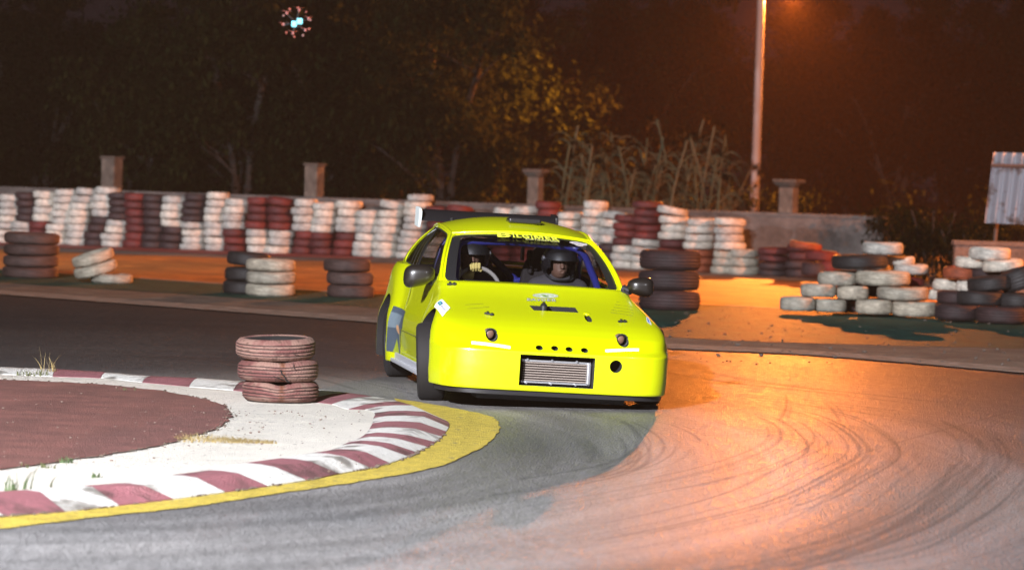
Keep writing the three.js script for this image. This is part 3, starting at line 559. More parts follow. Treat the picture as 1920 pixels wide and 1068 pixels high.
const treeKinds = [0, 1, 2, 3].map((k) => {
  const r = rng(200 + k), trunk = [], clumps = [], H = 6.2;
  const nT = 2 + Math.floor(r() * 3);
  for (let t = 0; t < nT; t++) {
    const a = t / nT * 6.28 + r(), lean = 0.35 + 0.8 * r(), top = 3.2 + 1.6 * r();
    const pts = [[0.12 * Math.cos(a), -0.05, 0.12 * Math.sin(a)], [0.3 * lean * Math.cos(a), top * 0.35, 0.3 * lean * Math.sin(a)], [0.7 * lean * Math.cos(a + 0.3), top * 0.7, 0.7 * lean * Math.sin(a + 0.3)], [1.2 * lean * Math.cos(a + 0.2), top, 1.2 * lean * Math.sin(a + 0.2)]];
    trunk.push(tube(pts, 0.07, 14, 6), tube(pts.slice(0, 2), 0.1, 6, 6));
    for (let b = 0; b < 6; b++) {
      const f = 0.35 + 0.6 * r(), c = new THREE.CatmullRomCurve3(pts.map((p) => V(...p))).getPoint(f), ba = r() * 6.28, L = 0.9 + 1.1 * r(), e = [c.x + Math.cos(ba) * L, c.y + 0.5 + r() * 1.2, c.z + Math.sin(ba) * L];
      trunk.push(tube([[c.x, c.y, c.z], [(c.x + e[0]) / 2, (c.y + e[1]) / 2 + 0.1, (c.z + e[2]) / 2], e], 0.028, 8, 5));
      clumps.push([...e, 0.5 + 0.4 * r()], [e[0] + (r() - 0.5), e[1] + 0.5 * r(), e[2] + (r() - 0.5), 0.45 + 0.3 * r()]);
    }
  }
  for (let c = 0; c < 40; c++) { const a = r() * 6.28, y = 0.9 + r() * 5.2, w = (k === 3 ? 1.6 : 2.0) * Math.sin(clamp((y - 0.6) / 5.9, 0.08, 0.97) * Math.PI) ** 0.7, q = w * Math.sqrt(r()); clumps.push([Math.cos(a) * q, y, Math.sin(a) * q, 0.4 + 0.5 * r()]); }
  for (let c = 0; c < 5; c++) { const a = r() * 6.28; clumps.push([Math.cos(a) * 0.8, 5.9 + r() * 0.9, Math.sin(a) * 0.8, 0.35]); }
  return { trunk: mergeGeometries(trunk.map(plain)), crown: leafCloud(300 + k, clumps, 250, 0.21, 0.22) };
});
{
  const r = rng(64), proto = {};
  const spots = [ // photo x, distance, height, kind
    [-70, 80, 6.4, 0, 'dark tree cut off by the left edge behind the wall'], [60, 77, 5.6, 1, 'dark bushy tree left of the plain square pillar'], [165, 82, 5.0, 2, 'low dark tree behind the plain square pillar'], [262, 76, 4.9, 3, 'slender dark tree right of the plain square pillar'],
    [360, 79, 5.7, 0, 'round dark tree left below the glowing drone'], [452, 75, 5.9, 1, 'dense dark tree nearly under the glowing drone'], [548, 80, 6.3, 2, 'tall dim tree right under the glowing drone'], [640, 76, 6.4, 3, 'dim tree right of the slim pillar'],
    [735, 78, 6.9, 0, 'tall dim olive tree left above the rear wing'], [828, 74, 6.5, 1, 'olive tree straight above the rear wing'], [915, 84, 6.6, 2, 'warm-lit olive tree above the roof of the car'], [1010, 86, 6, 3, 'low warm-lit tree behind the flared pillar over the car'],
    [1100, 96, 6.2, 0, 'tree behind the tall canes on the car side'], [1190, 100, 7.9, 1, 'tall warm-lit tree behind the middle of the canes'], [1290, 104, 7.4, 2, 'orange-hazed tree left of the lamp post'], [1500, 106, 7.8, 3, 'orange-hazed tree right of the lamp post'],
    [1590, 104, 7.0, 0, 'brown-lit tree right of the flared pillar by the lamp'], [1680, 98, 6.6, 1, 'dark brown tree above the gap in the wall'], [1775, 112, 8.0, 2, 'dark tree left of the corrugated sheet'], [1870, 116, 8.4, 3, 'dark tree above the corrugated sheet'], [1960, 114, 8.4, 0, 'dark tree cut off by the right edge'],
  ];
  spots.forEach(([px, d, h, k, l], i) => {
    const b = ahead(px, 380, d); let o;
    const mk = (k + i) % 4, key = k + '_' + mk;
    if (!proto[key]) { o = proto[key] = new THREE.Group(); part('trunk', treeKinds[k].trunk, barkMat, o); part('crown', treeKinds[k].crown, leafMats[mk], o); } else o = proto[key].clone();
    o.name = numbered('tree'); scene.add(o); o.position.set(b.x, 0, -d); o.rotation.y = r() * 6.28; const s = h / 6.4; o.scale.set(s * (1 + 0.2 * r()), s, s * (1 + 0.2 * r()));
    tag(o, l, 'tree', 'trees behind the wall');
  });
  // undergrowth behind the wall
  const cl = []; for (let k = 0; k < 110; k++) { const px = -60 + 2060 * r(), d = 71 + 6 * r(), b = ahead(px, 380, d); cl.push([b.x, 0.3 + 1.5 * r() * r(), -d - 2, 0.35 + 0.5 * r()]); }
  tag(single('undergrowth', leafCloud(900, cl, 110, 0.2, 0.16), leafMats[2], 'dark scrub and dry stalks along the back of the wall', 'undergrowth'), null, null, null, 'stuff');
  // shrubs that fill the gap in the wall
  [[1692, 62, 1.5, 'dark shrub filling the near end of the gap in the wall'], [1750, 60, 1.7, 'dark shrub with a dry tip in the middle of the wall gap'], [1808, 58, 1.3, 'dark shrub beside the short end wall']].forEach(([px, d, h, l], q) => {
    const b = ahead(px, 430, d), c = []; const rr = rng(500 + q);
    for (let k = 0; k < 12; k++) c.push([(rr() - 0.5) * 1.0, 0.15 + rr() * (h - 0.3), (rr() - 0.5) * 0.9, 0.28 + 0.2 * rr()]);
    const o = thing('shrub', l, 'shrub', [b.x, 0, -d], 0, 'shrubs in the wall gap');
    part('stem', [0, 1, 2].map((k) => tube([[0, -0.03, 0], [(k - 1) * 0.2, h * 0.4, 0.1], [(k - 1) * 0.4, h * 0.8, (k - 1) * 0.1]], 0.02, 8, 5)), barkMat, o);
    part('foliage', leafCloud(600 + q, c, 160, 0.12, 0.22), leafMats[q % 4], o);
  });
}
{ // tall dry canes
  const r = rng(71), mats = [std(0.068, 0.065, 0.028, 0.85), std(0.05, 0.055, 0.026, 0.85), std(0.085, 0.07, 0.034, 0.85)];
  for (let k = 0; k < 38; k++) {
    const px = 1045 + k * 9.0 + (r() - 0.5) * 12, d = 68.5 + 4 * r(), b = ahead(px, 380, d), H = 1.75 + 1.25 * r() + (k > 20 && k < 32 ? 0.25 : 0), lean = (r() - 0.5) * 1.1;
    const o = thing('cane', `dry cane with a drooping plume, ${ord(k + 1)} from the left in the cane row`, 'cane', [b.x, 0, -d], 0, 'dry canes behind the wall');
    const at = (f) => [lean * f * f, H * f, 0.15 * f * f];
    part('stalk', tube([at(0), at(0.35), at(0.7), at(1)], 0.022, 14, 5), mats[k % 3], o);
    const lv = []; const q = rng(800 + k);
    for (let j = 0; j < 13; j++) {
      const f = 0.2 + 0.75 * q(), a = at(f), s = q() < 0.5 ? -1 : 1, L = 0.2 + 0.55 * q(), z = (q() - 0.5) * 0.8, w = 0.012 + 0.012 * q();
      const P = [a, [a[0] + s * L * 0.4, a[1] + 0.22, a[2] + z * 0.4], [a[0] + s * L * 0.8, a[1] + 0.12, a[2] + z * 0.8], [a[0] + s * L, a[1] - 0.16 - 0.2 * q(), a[2] + z]].map((p) => V(...p));
      const c = new THREE.CatmullRomCurve3(P).getPoints(8); lv.push(gridGeo([c.map((p, i) => p.clone().add(V(0, w * (1 - i / 8.5), w * 0.6))), c.map((p, i) => p.clone().add(V(0, -w * (1 - i / 8.5), -w * 0.6)))]));
    }
    part('leaves', lv, mats[(k + 1) % 3], o);
    const t = at(1), pl = []; for (let j = 0; j < 8; j++) pl.push([t[0] + (0.05 + 0.03 * j) * Math.sign(lean || 1), t[1] + 0.1 - 0.004 * j * j, t[2] + 0.02 * (q() - 0.5), 0.07]);
    part('plume', leafCloud(1000 + k, pl, 16, 0.12, 0.1), mats[2], o);
  }
}
// ------------------------------------------------------------------ the yellow racing car (own axes: x to its left, y up, z forward; origin under the middle of the front axle)
const YAW = 0.152, ROLL = 0.031, CAR_POS = V(0.243, 0, -25.05);
const car = thing('racing_car', 'fluorescent yellow racing hatchback with a black rear wing rounding the kerb', 'racing car', CAR_POS.toArray(), YAW);
const rollM = new THREE.Matrix4().makeTranslation(0, 0.3, 0).multiply(new THREE.Matrix4().makeRotationZ(-ROLL)).multiply(new THREE.Matrix4().makeTranslation(0, -0.3, 0));
const bp = (name, geo, mat, label, parent) => { const m = part(name, geo, mat, parent ?? car, label); if (!parent) m.applyMatrix4(rollM); return m; };
const paint = phys(0.54, 0.60, 0.0, 0.34, { clearcoat: 0.7, clearcoatRoughness: 0.08 });
const blackTrim = std(0.012, 0.012, 0.013, 0.5), voidMat = std(0.01, 0.009, 0.009, 0.9), rubber = std(0.007, 0.0055, 0.0055, 0.8), carbon = phys(0.014, 0.013, 0.014, 0.35, { clearcoat: 0.4 });
const alu = std(0.62, 0.62, 0.64, 0.35, { metalness: 0.9 }), silver = std(0.55, 0.56, 0.6, 0.3, { metalness: 0.8 });

const tab = (t) => (y) => { if (y <= t[0][0]) return t[0][1]; for (let k = 1; k < t.length; k++) if (y <= t[k][0]) { const f = (y - t[k - 1][0]) / (t[k][0] - t[k - 1][0]); return lerp(t[k - 1][1], t[k][1], f); } return t[t.length - 1][1]; };
const zFront = tab([[0.135, 0.842], [0.145, 0.852], [0.22, 0.858], [0.30, 0.862], [0.43, 0.862], [0.434, 0.858], [0.46, 0.80], [0.50, 0.745], [0.55, 0.665], [0.60, 0.545], [0.64, 0.43], [0.68, 0.29], [0.72, 0.13], [0.76, -0.03], [0.80, -0.18], [0.84, -0.31], [0.875, -0.41], [0.90, -0.47]]);
const wBody = tab([[0.135, 0.896], [0.145, 0.90], [0.24, 0.906], [0.45, 0.907], [0.52, 0.90], [0.58, 0.885], [0.63, 0.865], [0.70, 0.832], [0.76, 0.808], [0.82, 0.79], [0.87, 0.775], [0.90, 0.757]]);
const zRear = tab([[0.135, -3.46], [0.2, -3.52], [0.6, -3.53], [0.75, -3.5], [0.9, -3.44]]);
const flare = (y, z) => {
  const f = (zc, a, R) => a * sstep(R, R * 0.55, Math.hypot(z - zc, (y - 0.3) * 0.8)) * sstep(0.04, 0.12, y);
  const door = 0.045 * sstep(-0.42, -0.75, z) * sstep(-2.35, -2.0, z) * sstep(0.84, 0.6, y) * (1 - 0.5 * sstep(0.2, 0.45, y));
  return f(0, 0.028, 0.62) + f(-2.78, 0.048, 0.66) + 0.05 * sstep(-1.8, -2.6, z) * sstep(0.58, 0.85, y) - door;
};
const rise = (z) => 0.075 * sstep(-0.9, -2.7, z);
function ringAt(y) {
  const zf = zFront(y), zr = zRear(y), w = wBody(y), n = lerp(5.6, 9, sstep(0.46, 0.66, y)), L = lerp(0.8, 0.55, sstep(0.46, 0.66, y)), fine = [];
  const e = 2 / n;
  for (let k = 0; k <= 600; k++) { const a = k / 600 * Math.PI; fine.push([w * Math.sign(Math.cos(a)) * Math.abs(Math.cos(a)) ** e, zf - L + L * Math.abs(Math.sin(a)) ** e]); }
  const eq = (f, N) => { const s = [0]; for (let k = 1; k < f.length; k++) s.push(s[k - 1] + Math.hypot(f[k][0] - f[k - 1][0], f[k][1] - f[k - 1][1])); const o = []; let j = 0; for (let i = 0; i < N; i++) { const t = i / (N - 1) * s[s.length - 1]; while (j < f.length - 2 && s[j + 1] < t) j++; const q = (t - s[j]) / Math.max(1e-9, s[j + 1] - s[j]); o.push([lerp(f[j][0], f[j + 1][0], q), lerp(f[j][1], f[j + 1][1], q)]); } return o; };
  const front = eq(fine, 121);
  const side = []; for (let k = 1; k < 60; k++) side.push([-w, lerp(zf - L, zr + 0.5, k / 60)]);
  const rearF = []; for (let k = 0; k <= 200; k++) { const a = k / 200 * Math.PI; rearF.push([-w * Math.sign(Math.cos(a)) * Math.abs(Math.cos(a)) ** 0.4, zr + 0.5 - 0.5 * Math.abs(Math.sin(a)) ** 0.4]); }
  const rear = eq(rearF, 49), side2 = side.map(([x, z]) => [-x, z]).reverse();
  return [...front, ...side, ...rear, ...side2].map(([x, z]) => {
    const k = sstep(0.55, 0.9, Math.abs(x) / w);
    return V(x + Math.sign(x) * k * flare(y, z), y + rise(z) * sstep(0.6, 0.9, y) - 0.012 * (x / w) ** 2 * sstep(0.5, 0.8, y), z);
  });
}
const levels = []; for (const [a, b, n] of [[0.135, 0.16, 3], [0.16, 0.41, 12], [0.41, 0.47, 8], [0.47, 0.90, 40]]) for (let k = 0; k < n; k++) levels.push(lerp(a, b, k / n)); levels.push(0.90);
function hull() {
  const rings = levels.map(ringAt), N = rings[0].length, pos = [], idx = [];
  rings.forEach((r) => r.forEach((p) => pos.push(p.x, p.y, p.z)));
  for (let i = 0; i < rings.length - 1; i++) for (let j = 0; j < N; j++) { const a = i * N + j, b = i * N + (j + 1) % N; idx.push(a, a + N, b, b, a + N, b + N); }
  const cap = (row, y, up) => { const c = pos.length / 3; pos.push(0, y, -1.6); for (let j = 0; j < N; j++) { const a = row * N + j, b = row * N + (j + 1) % N; up ? idx.push(c, b, a) : idx.push(c, a, b); } };
  cap(0, 0.135, false); cap(rings.length - 1, 0.93, true);
  let g = new THREE.BufferGeometry(); g.setAttribute('position', new THREE.Float32BufferAttribute(pos, 3)); g.setIndex(idx);
  g.computeVertexNormals();
  // outward?
  const p = g.attributes.position, nn = g.attributes.normal; let s = 0; for (let i = 0; i < p.count; i++) s += nn.getX(i) * p.getX(i);
  if (s < 0) { const ix = g.index.array; for (let i = 0; i < ix.length; i += 3) { const t = ix[i]; ix[i] = ix[i + 1]; ix[i + 1] = t; } g.computeVertexNormals(); }
  g = toCreasedNormals(g, 0.6);
  g.setAttribute('uv', new THREE.BufferAttribute(new Float32Array(g.attributes.position.count * 2), 2));
  return g;
}
const hullGeo = hull();
const hullProbe = new THREE.Mesh(hullGeo, new THREE.MeshBasicMaterial({ side: THREE.DoubleSide })); hullProbe.updateMatrixWorld();
const ray = new THREE.Raycaster();
function onHull(o, d) { ray.set(o, d.clone().normalize()); const h = ray.intersectObject(hullProbe)[0]; return h ? { p: h.point.clone(), n: h.face.normal.clone() } : null; }
car.updateMatrixWorld(true);
const bodyM = car.matrixWorld.clone().multiply(rollM), bodyInv = bodyM.clone().invert();
function pick(px, py) { // the point of the body shell seen at a photo point, in the car's axes
  const o = camera.position.clone().applyMatrix4(bodyInv), d = camera.position.clone().add(sight(px, py)).applyMatrix4(bodyInv).sub(o);
  for (let k = 0; k < 12; k++) { const h = onHull(o, d); if (h) return h; const m = 960 + (px - 960) + (px > 1000 ? -3 : 3) * (k + 1); d.copy(camera.position.clone().add(sight(m, py)).applyMatrix4(bodyInv).sub(o)); }
  return null;
}
const ev = new Evaluator(); ev.useGroups = true; ev.attributes = ['position', 'normal', 'uv'];
function cut(brush, g, mat) {
  const c = new THREE.BufferGeometry(), q = plain(g); for (const k of ['position', 'normal', 'uv']) c.setAttribute(k, q.attributes[k]);
  const b = new Brush(c, mat); b.updateMatrixWorld(); return ev.evaluate(brush, b, SUBTRACTION);
}
const cyl = (r, l, axis, x, y, z, seg = 40, sy = 1) => { const g = new THREE.CylinderGeometry(r, r, l, seg); axis === 'x' ? g.rotateZ(Math.PI / 2) : axis === 'z' ? g.rotateX(Math.PI / 2) : 0; g.scale(1, sy, 1); g.translate(x, y, z); return g; };
let shell = new Brush(hullGeo, paint); shell.updateMatrixWorld();
const ARCH = 0.375;
for (const s of [-1, 1]) for (const zc of [0, -2.78]) {
  shell = cut(shell, cyl(ARCH, 0.5, 'x', s * (zc ? 0.82 : 0.84), 0.315, zc, 56), voidMat);
  shell = cut(shell, box(0.499, 0.5, ARCH * 1.96, s * (zc ? 0.82 : 0.84), 0.06, zc), voidMat);
}
shell = cut(shell, box(1.3, 0.92, 2.2, 0, 0.80, -1.82), voidMat); // cabin
shell = cut(shell, box(1.36, 0.3, 2.3, 0, 1.0, -1.85), voidMat);
const GX0 = -0.30, GX1 = 0.275, GY0 = 0.175, GY1 = 0.41;
shell = cut(shell, box(GX1 - GX0, GY1 - GY0, 0.4, (GX0 + GX1) / 2, (GY0 + GY1) / 2, 0.78), voidMat);
const holes = {};
for (const [px, py] of [[1011, 651.5], [1040, 652.5], [1067, 654.5], [1096, 656.5]]) { const h = pick(px, py); if (h) shell = cut(shell, cyl(0.027, 0.16, 'z', h.p.x, h.p.y, h.p.z, 20, 0.62), voidMat); }
const lampHoles = [[922, 628], [1168, 638.5]].map(([px, py]) => pick(px, py).p);
for (const p of lampHoles) shell = cut(shell, cyl(0.046, 0.34, 'z', p.x, p.y, p.z, 32), voidMat);
{ const p = pick(1155, 687).p; shell = cut(shell, cyl(0.048, 0.3, 'z', p.x, p.y, p.z, 32), voidMat); }
{ const p = pick(1103, 597).p; shell = cut(shell, cyl(0.026, 0.2, 'z', p.x, p.y, p.z - 0.02, 20), voidMat); }
const ventQ = [[993, 573], [1079, 577], [1085, 586.5], [1001, 582]].map(([x, y]) => pick(x, y).p);
{ // slot in the bonnet
  const a = ventQ.map((p) => p.clone().add(V(0, 0.05, 0.0))), b = ventQ.map((p) => p.clone().add(V(0, -0.07, -0.02)));
  const pos = [], q = [...a, ...b]; const f = (i, j, k) => [q[i], q[j], q[k]].forEach((p) => pos.push(p.x, p.y, p.z));
  f(0, 2, 1); f(0, 3, 2); f(4, 5, 6); f(4, 6, 7); for (let k = 0; k < 4; k++) { const n = (k + 1) % 4; f(k, n, n + 4); f(k, n + 4, k + 4); }
  const g = new THREE.BufferGeometry(); g.setAttribute('position', new THREE.Float32BufferAttribute(pos, 3)); g.computeVertexNormals();
  // outward winding for the cutter
  const c = q.reduce((s, p) => s.add(p), V(0, 0, 0)).multiplyScalar(1 / 8), P = g.attributes.position, Nn = g.attributes.normal; let s = 0; for (let i = 0; i < P.count; i++) s += (P.getX(i) - c.x) * Nn.getX(i) + (P.getY(i) - c.y) * Nn.getY(i) + (P.getZ(i) - c.z) * Nn.getZ(i);
  if (s < 0) { const ar = P.array; for (let i = 0; i < ar.length; i += 9) for (let k = 0; k < 3; k++) { const t = ar[i + k]; ar[i + k] = ar[i + 3 + k]; ar[i + 3 + k] = t; } g.computeVertexNormals(); }
  shell = cut(shell, g, voidMat);
}
function splitGroups(brush) {
  const g = brush.geometry, out = {}, mats = [].concat(brush.material), ix = g.index;
  const groups = g.groups.length ? g.groups : [{ start: 0, count: ix ? ix.count : g.attributes.position.count, materialIndex: 0 }];
  for (const gr of groups) {
    const m = mats[gr.materialIndex] ?? mats[0], o = out[m.uuid] ??= { m, p: [], n: [] };
    for (let i = gr.start; i < gr.start + gr.count; i++) { const v = ix ? ix.getX(i) : i; for (const [k, a] of [['p', 'position'], ['n', 'normal']]) o[k].push(g.attributes[a].getX(v), g.attributes[a].getY(v), g.attributes[a].getZ(v)); }
  }
  return Object.values(out).map(({ m, p, n }) => { const h = new THREE.BufferGeometry(); h.setAttribute('position', new THREE.Float32BufferAttribute(p, 3)); h.setAttribute('normal', new THREE.Float32BufferAttribute(n, 3)); h.setAttribute('uv', new THREE.BufferAttribute(new Float32Array(p.length / 3 * 2), 2)); return { m, g: h }; });
}
for (const { m, g } of splitGroups(shell)) bp(m === paint ? 'body' : 'wheel_well', g, m);

// greenhouse: patches between shared edges
const q3 = (a, m, b) => (t) => V(...[0, 1, 2].map((k) => { const A = a[k], B = b[k], M = 2 * m[k] - (A + B) / 2; return (1 - t) * (1 - t) * A + 2 * t * (1 - t) * M + t * t * B; }));
const flip = (f) => (p) => f(p);
const mirror = (p) => [-p[0], p[1], p[2]];
const A0 = [0.742, 0.875, -0.66], A1 = [0.585, 1.262, -1.40], C0 = [0.765, 0.965, -3.12], C1 = [0.56, 1.285, -2.66];
const Am = [0.683, 1.09, -0.985], Cm = [0.685, 1.14, -2.93], Tm = [0.598, 1.318, -2.0];
const coons = (c0, c1, d0, d1) => (u, v) => { const a = c0(u).multiplyScalar(1 - v).add(c1(u).multiplyScalar(v)), b = d0(v).multiplyScalar(1 - u).add(d1(v).multiplyScalar(u)); const P = c0(0).multiplyScalar((1 - u) * (1 - v)).add(c0(1).multiplyScalar(u * (1 - v))).add(c1(0).multiplyScalar((1 - u) * v)).add(c1(1).multiplyScalar(u * v)); return a.add(b).sub(P); };
const baseF = q3(mirror(A0), [0, 0.885, -0.44], A0), topF = q3(mirror(A1), [0, 1.302, -1.30], A1);
const pilR = q3(mirror(A0), mirror(Am), mirror(A1)), pilL = q3(A0, Am, A1);
const screen = coons(baseF, topF, pilR, pilL); // u from the car's right (-x) to left
const railR = q3(mirror(A1), mirror(Tm), mirror(C1)), railL = q3(A1, Tm, C1);
const rearTop = q3(mirror(C1), [0, 1.345, -2.78], C1), rearBase = q3(mirror(C0), [0, 0.985, -3.40], C0);
const cR = q3(mirror(C0), mirror(Cm), mirror(C1)), cL = q3(C0, Cm, C1);
const roofU = coons(topF, rearTop, railR, railL);
const roof = (u, v) => { const p = roofU(u, v); p.y += 0.045 * Math.sin(Math.PI * u) ** 0.6 * Math.sin(Math.PI * v) ** 0.8; return p; };
const tail = coons(rearBase, rearTop, cR, cL);
const sillR = q3(mirror(A0), [-0.795, 0.93, -1.85], mirror(C0)), sillL = q3(A0, [0.795, 0.93, -1.85], C0);
const sideR = coons(sillR, railR, pilR, cR), sideL = coons(sillL, railL, pilL, cL); // u from front to rear
function patchGeo(f, u0, u1, v0, v1, nu, nv) { const rows = []; for (let j = 0; j <= nv; j++) { const r = []; for (let i = 0; i <= nu; i++) r.push(f(lerp(u0, u1, i / nu), lerp(v0, v1, j / nv))); rows.push(r); } const g = gridGeo(rows), uv = []; for (let j = 0; j <= nv; j++) for (let i = 0; i <= nu; i++) uv.push(i / nu, j / nv); g.setAttribute('uv', new THREE.Float32BufferAttribute(uv, 2)); return g; }
// rounded opening inside the unit square
function opening(m, r, N = 96) { // m: [left, right, bottom, top] margins
  const s = new THREE.Shape(), x0 = m[0], x1 = 1 - m[1], y0 = m[2], y1 = 1 - m[3];
  s.moveTo(x0 + r[0], y0); s.lineTo(x1 - r[0], y0); s.quadraticCurveTo(x1, y0, x1, y0 + r[1]); s.lineTo(x1, y1 - r[1]); s.quadraticCurveTo(x1, y1, x1 - r[0], y1); s.lineTo(x0 + r[0], y1); s.quadraticCurveTo(x0, y1, x0, y1 - r[1]); s.lineTo(x0, y0 + r[1]); s.quadraticCurveTo(x0, y0, x0 + r[0], y0);
  return s.getSpacedPoints(N).slice(0, N).map((p) => [p.x, p.y]);
}
const square = (loop) => loop.map(([u, v]) => { const x = u - 0.5, y = v - 0.5, k = 0.5 / Math.max(Math.abs(x), Math.abs(y)); return [0.5 + x * k, 0.5 + y * k]; });
function ringGeo(f, outer, innerL, lift = 0, steps = 4, depth = 0) {
  const rows = []; const nrm = (u, v) => { const e = 1e-3, a = f(clamp(u + e, 0, 1), v).sub(f(clamp(u - e, 0, 1), v)), b = f(u, clamp(v + e, 0, 1)).sub(f(u, clamp(v - e, 0, 1))); return a.cross(b).normalize(); };
  const outw = (u, v) => { const n = nrm(u, v), p = f(u, v).sub(V(0, 0.9, -2)); return n.dot(p) < 0 ? n.negate() : n; };
  for (let k = 0; k <= steps; k++) { const r = []; for (let i = 0; i <= outer.length; i++) { const a = outer[i % outer.length], b = innerL[i % outer.length], u = lerp(a[0], b[0], k / steps), v = lerp(a[1], b[1], k / steps); const p = f(u, v); if (lift) p.addScaledVector(outw(u, v), lift); r.push(p); } rows.push(r); }
  if (depth) { const r = []; for (let i = 0; i <= outer.length; i++) { const b = innerL[i % outer.length]; r.push(f(b[0], b[1]).addScaledVector(outw(b[0], b[1]), lift - depth)); } rows.push(r); }
  return toCreasedNormals(gridGeo(rows), 0.7);
}
const fill = (f, loop, lift) => ringGeo(f, loop, loop.map(() => [0.5, 0.5]).map((c, i) => [lerp(c[0], loop[i][0], 0.02), lerp(c[1], loop[i][1], 0.02)]), lift, 8);
const glassMat = new THREE.MeshPhysicalMaterial({ color: new THREE.Color().setRGB(0.66, 0.66, 0.68), roughness: 0.02, transmission: 1, thickness: 0, ior: 1.5, specularIntensity: 1 });
const tinted = new THREE.MeshPhysicalMaterial({ color: new THREE.Color().setRGB(0.5, 0.48, 0.5), roughness: 0.03, transmission: 1, thickness: 0, ior: 1.5 });
const wo = opening([0.02, 0.02, 0.012, 0.03], [0.05, 0.1]), wi = opening([0.075, 0.075, 0.045, 0.075], [0.04, 0.07]);
bp('windscreen_frame', ringGeo(screen, square(wo), wo, 0.001, 3, 0.02), paint);
const ws = bp('windscreen', fill(screen, wo, -0.012), glassMat);
part('black_border', ringGeo(screen, wo, wi, -0.009, 3), blackTrim, ws);
bp('roof', patchGeo(roof, 0, 1, 0, 1, 40, 40), paint);
bp('gutter', [tube([...Array(14)].map((_, k) => railR(k / 13).add(V(0, 0.002, 0))), 0.014, 40, 8), tube([...Array(14)].map((_, k) => railL(k / 13).add(V(0, 0.002, 0))), 0.014, 40, 8), tube([...Array(14)].map((_, k) => pilR(k / 13)), 0.016, 30, 8), tube([...Array(14)].map((_, k) => pilL(k / 13)), 0.016, 30, 8), tube([...Array(14)].map((_, k) => topF(k / 13)), 0.01, 40, 8)], paint);
const so = opening([0.035, 0.05, 0.035, 0.07], [0.07, 0.18]);
for (const [f, n] of [[sideR, -1], [sideL, 1]]) {
  bp('side_frame', ringGeo(f, square(so), so, 0.001, 4, 0.02), paint);
  const sg = bp('side_window', fill(f, so, -0.01), tinted);
  const strip = (u, w, v0 = 0.04, v1 = 0.93) => ringStrip(f, u, w, v0, v1);
  function ringStrip(f, u, w, v0, v1) { const rows = [0, 1].map((k) => [...Array(13)].map((_, j) => { const v = lerp(v0, v1, j / 12), p = f(u + w * (k - 0.5), v); p.x += n * -0.004; return p; })); return gridGeo(rows); }
  part('window_pillar', strip(0.5, 0.05), blackTrim, sg);
  part('window_pillar', strip(0.16, 0.02, 0.04, 0.5), blackTrim, sg);
  part('reflection_streak', [strip(0.535, 0.006), strip(0.62, 0.008), strip(0.70, 0.006)].map((g) => { g.translate(n * 0.006, 0, 0); return g; }), silver, sg);  // bright reflections in the side glass, laid on as thin silver strips
  part('black_border', ringGeo(f, so, opening([0.055, 0.08, 0.06, 0.1], [0.06, 0.15]), -0.007, 2), blackTrim, sg);
}
const to = opening([0.09, 0.09, 0.08, 0.08], [0.08, 0.14]);
bp('tailgate', ringGeo(tail, square(to), to, 0.001, 3, 0.02), paint);
const rw = bp('rear_window', fill(tail, to, -0.01), glassMat);
part('wiper', tube([tail(0.5, 0.1), tail(0.42, 0.4), tail(0.34, 0.72)].map((p) => p.add(V(0, 0, -0.02))), 0.008, 10, 5), blackTrim, rw);
{ // roof vent
  const c = roof(0.545, 0.24), g = box(0.28, 0.05, 0.15, 0, 0, 0, 0.022); g.rotateX(-0.06); g.translate(c.x, c.y + 0.016, c.z); const m = bp('roof_vent', g, carbon);
  part('vent_mouth', box(0.2, 0.022, 0.01, c.x, c.y + 0.014, c.z + 0.075), voidMat, m);
}
{ // rear wing
  const sec = [], n = 24; for (let k = 0; k <= n; k++) { const a = k / n * 6.2832, x = Math.cos(a) * 0.13, t = 0.026 * (1 - 0.55 * (x / 0.13)) * Math.sin(a); sec.push(new THREE.Vector2(x, t + 0.5 * (0.0169 - x * x))); }
  const g = new THREE.ExtrudeGeometry(new THREE.Shape(sec), { depth: 1.20, bevelEnabled: false, curveSegments: 4 });
  g.translate(0, 0, -0.60); g.rotateY(-Math.PI / 2); g.rotateX(0.34); g.translate(0, 1.375, -3.42);
  const w = bp('rear_wing', toCreasedNormals(plain(g), 0.6), carbon);
  const ep = (x) => { const s = new THREE.Shape(); s.moveTo(-0.15, -0.085); s.lineTo(0.1, -0.085); s.quadraticCurveTo(0.165, -0.02, 0.15, 0.06); s.quadraticCurveTo(0.1, 0.09, -0.15, 0.075); const e = new THREE.ExtrudeGeometry(s, { depth: 0.016, bevelEnabled: true, bevelSize: 0.004, bevelThickness: 0.004, bevelSegments: 2 }); e.rotateY(-Math.PI / 2); e.rotateX(0.05); e.translate(x, 1.365, -3.42); return e; };
  part('end_plate', ep(-0.604), std(0.75, 0.82, 0.8, 0.4), w, 'pale end plate of the wing'); part('end_plate', ep(0.616), carbon, w, 'black end plate of the wing');
  part('strut', [box(0.02, 0.34, 0.1, -0.33, 1.20, -3.36), box(0.02, 0.34, 0.1, 0.33, 1.20, -3.36)], carbon, w);
}
